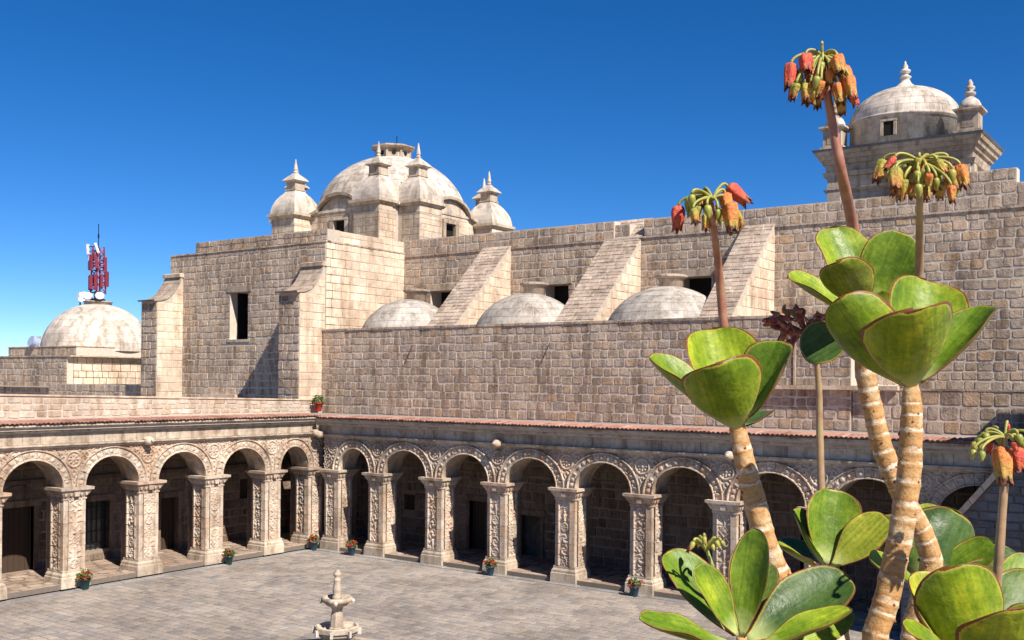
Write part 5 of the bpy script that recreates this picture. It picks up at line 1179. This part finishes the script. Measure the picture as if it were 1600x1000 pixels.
# --- plant D: low rosette with a withered flower stalk
D = 1.62
P4 = Plant('low succulent rosette carrying a thin stalk of withered dark red flowers', base3(1330, D))
P4.stem([foot(1330, D, 15), (1318, 1010, D, 15), (1304, 940, D, 14), (1292, 886, D, 11)])
P4.leaf((1290, 882, D), (1304, 764, D + .03), 88, (0.0, 0.2, 1), 0.22, 0.08)
P4.leaf((1286, 884, D - .01), (1243, 794, D + .02), 56, (0.75, 0.3, 0.75), 0.2, 0.1)
P4.leaf((1284, 888, D - .03), (1216, 852, D - .08), 44, (0.3, 1, 0.15), 0.2, 0.12)
P4.leaf((1300, 886, D - .01), (1384, 806, D - .02), 62, (-0.35, 0.5, 0.8), 0.16, 0.12, 'leafy')
P4.leaf((1284, 880, D + .02), (1220, 842, D + .08), 44, (0.4, 0.6, 0.6), 0.2, 0.1, 'leafd')
P4.leaf((1296, 890, D - .04), (1306, 950, D - .12), 50, (0, 0.6, 0.8), 0.2, 0.1)
st = P4.stem([(1290, 880, D + .02, 8.5), (1284, 780, D + .04, 8.5), (1281, 680, D + .05, 8), (1279, 600, D + .05, 7), (1272, 545, D + .04, 6), (1262, 520, D + .04, 4)], 'stalkbrown', name='flower_stalk', scars=False)
hub = at(1262, 520, D + .04)
rr_ = random.Random(9)
for k in range(64):
    an = rr_.uniform(0, 2 * math.pi); u = rr_.uniform(0.15, 1) ** 0.7
    cx_, cy_ = 1248 + 44 * u * math.cos(an), 508 + 28 * u * math.sin(an); dd = D + .04 + rr_.uniform(-0.05, 0.04)
    lng = rr_.uniform(14, 26); a2 = an + rr_.gauss(0, 0.7)
    p0 = at(cx_, cy_, dd); p2 = at(cx_ + lng * math.cos(a2) * 0.8 - 3, cy_ + lng * math.sin(a2) * 0.7 + rr_.uniform(0, 8), dd + rr_.uniform(-.015, .015))
    w_ = D / FPX; jg = Vector((rr_.gauss(0, 1), rr_.gauss(0, 1), rr_.gauss(0, 1))) * 0.006
    pts = [(1-t)**2 * p0 + 2*(1-t)*t * ((p0 + p2) / 2 + jg) + t*t * p2 for t in np.linspace(0, 1, 7)]
    b = B(); b.tube(pts, [2.0 * w_, 3.4 * w_, 4.4 * w_, 4.0 * w_, 3.2 * w_, 2.6 * w_, 0.8 * w_], 7); b.obj('withered_flower', 'fdry', st, None, True)
    if u < 0.75:
        b = B(); b.tube([hub, (hub + p0) / 2 + jg, p0], 1.1 * w_, 5); b.obj('pedicel', 'fdry', st, None, True)

# --- plant E: low rosette bottom left of the group
D = 1.16
E = Plant('low succulent with pointed leaves and a short bud stalk, nearest the paving', base3(1165, D))
E.stem([foot(1170, D, 18), (1166, 1080, D, 18), (1160, 1010, D, 15), (1158, 995, D, 11)])
E.leaf((1150, 992, D), (1042, 862, D + .05), 84, (0.55, 0.35, 0.9), 0.20, 0.10)
E.leaf((1152, 992, D - .02), (1088, 884, D - .02), 62, (0.65, 0.25, 0.8), 0.22, 0.10)
E.leaf((1156, 990, D + .03), (1156, 860, D + .08), 48, (0.3, 0.3, 1), 0.2, 0.1, 'leafd')
E.leaf((1160, 996, D - .02), (1183, 826, D - .01), 62, (-0.55, 0.2, 0.85), 0.24, 0.08)
E.leaf((1168, 1000, D + .01), (1326, 902, D + .05), 98, (-0.35, 0.75, 0.8), 0.22, 0.12, 'leafd')
E.leaf((1178, 1012, D - .05), (1330, 952, D - .03), 66, (-0.2, 1, 0.15), 0.22, 0.14)
E.leaf((1148, 1006, D - .05), (999, 967, D - .07), 78, (0.15, 1, 0.2), 0.2, 0.16)
E.leaf((1162, 990, D + .05), (1200, 880, D + .12), 56, (-0.4, 0.3, 1), 0.2, 0.1, 'leafd')
E.leaf((1200, 1030, D + .06), (1332, 956, D + .12), 52, (-0.4, 0.3, 0.9), 0.2, 0.1)
st = E.stem([(1152, 985, D + .02, 6), (1132, 930, D + .01, 5.5), (1115, 890, D, 5), (1104, 858, D, 4)], 'stalkgreen', name='flower_stalk', scars=False)
flower_head(E, st, (1104, 862), D, [(1084, 846, 20, -0.5, 0.3, 'bud', 0.95), (1092, 842, 18, -0.2, 0.5, 'bud', 1.0), (1100, 838, 16, 0.1, 0.5, 'bud', 1.0), (1118, 844, 18, 0.5, 0.3, 'bud', 1.0), (1126, 845, 14, 0.8, 0.2, 'bud', 1.0), (1080, 852, 16, -0.6, 0.2, 'fred', 0.8), (1112, 850, 15, 0.3, 0.5, 'bud', 1.1)])

# --- plant F: rosette behind the thick stem
D = 1.62
F = Plant('shaded dark green succulent rosette half hidden behind the crossing stems', base3(1465, D))
F.stem([foot(1470, D, 16), (1462, 1010, D, 16), (1455, 940, D, 14), (1450, 905, D, 10)])
F.leaf((1458, 905, D), (1500, 802, D + .03), 124, (-0.15, 0.05, -1), 0.16, 0.10, 'leafd')
F.leaf((1446, 900, D + .04), (1466, 790, D + .12), 84, (0, 0.4, 1), 0.2, 0.1)
F.leaf((1440, 904, D), (1374, 808, D + .02), 66, (0.55, 0.15, -0.9), 0.2, 0.1, 'leafd')
F.leaf((1440, 912, D - .04), (1358, 874, D - .08), 56, (0.4, 0.8, 0.5), 0.2, 0.1)
F.leaf((1462, 912, D - .02), (1584, 893, D - .05), 56, (-0.1, 0.8, 0.6), 0.2, 0.1, 'leafd')
F.leaf((1466, 908, D), (1556, 850, D - .02), 62, (-0.4, 0.7, 0.6), 0.2, 0.12)

F.leaf((1452, 915, D - .05), (1470, 980, D - .14), 60, (0, 0.7, 0.7), 0.2, 0.1)
F.leaf((1450, 906, D + .06), (1420, 812, D + .12), 60, (0.2, 0.3, 1), 0.2, 0.1, 'leafd')
F.leaf((1464, 906, D + .05), (1596, 868, D + .12), 64, (-0.3, 0.6, 0.8), 0.2, 0.1, 'leafd')

# --- plant G: bottom right rosette with an orange flower
D = 1.08
G = Plant('succulent at the lower right corner with one open orange flower', base3(1530, D))
G.stem([foot(1535, D, 20), (1535, 1160, D, 20), (1532, 1060, D, 16), (1532, 1040, D, 11)])
G.leaf((1536, 1046, D), (1484, 886, D - .03), 136, (0.12, 0.2, -1), 0.22, 0.12)
G.leaf((1506, 1046, D + .01), (1424, 896, D + .03), 104, (0.55, 0.35, 0.85), 0.24, 0.10, 'leafy')
G.leaf((1544, 1040, D + .04), (1500, 886, D + .12), 96, (-0.1, 0.35, 1), 0.22, 0.1)
G.leaf((1548, 1070, D - .05), (1592, 950, D - .14), 136, (-0.1, 0.6, -0.9), 0.24, 0.14)
G.leaf((1552, 1030, D + .03), (1618, 898, D + .08), 100, (-0.35, 0.3, 1), 0.2, 0.1, 'leafd')
G.leaf((1552, 1020, D + .08), (1612, 868, D + .16), 80, (-0.3, 0.3, 1), 0.2, 0.1)
G.leaf((1516, 1050, D - .02), (1412, 978, D - .04), 74, (0.4, 0.9, 0.3), 0.2, 0.1)
G.leaf((1530, 1050, D + .10), (1446, 930, D + .20), 84, (0.3, 0.4, 0.9), 0.2, 0.1, 'leafd')
G.leaf((1556, 1040, D - .02), (1640, 960, D - .02), 96, (-0.5, 0.7, 0.5), 0.2, 0.1)
st = G.stem([(1540, 1035, D + .02, 11), (1552, 960, D + .01, 11), (1560, 880, D, 10.5), (1566, 800, D, 9.5), (1570, 740, D, 8), (1571, 700, D, 6), (1570, 680, D, 4)], 'stalkbrown', name='flower_stalk', scars=False)
flower_head(G, st, (1570, 684), D, [(1564, 700, 72, -0.02, 0.35, 'forange', 0.8), (1586, 700, 46, 0.1, 0.2, 'fred', 1.2), (1524, 690, 24, -0.3, 0.2, 'bud', 1.1), (1532, 684, 26, -0.2, 0.4, 'bud', 1.1), (1540, 676, 22, -0.1, 0.4, 'bud', 1.2), (1522, 702, 22, -0.3, 0.1, 'bud', 1.0), (1534, 704, 22, -0.1, 0.3, 'bud', 1.1), (1548, 690, 24, -0.1, -0.2, 'fred', 0.9), (1560, 680, 20, 0, 0.4, 'bud', 1.2), (1576, 670, 18, 0.1, 0.3, 'bud', 1.3), (1590, 678, 22, 0.2, 0.3, 'bud', 1.2), (1598, 690, 22, 0.3, 0.2, 'bud', 1.2), (1584, 690, 20, 0.2, 0.1, 'fred', 1.0), (1606, 680, 22, 0.4, 0.1, 'bud', 1.1), (1550, 672, 18, -0.2, 0.2, 'fred', 1.0), (1574, 662, 14, 0.1, 0.1, 'fred', 1.0)])
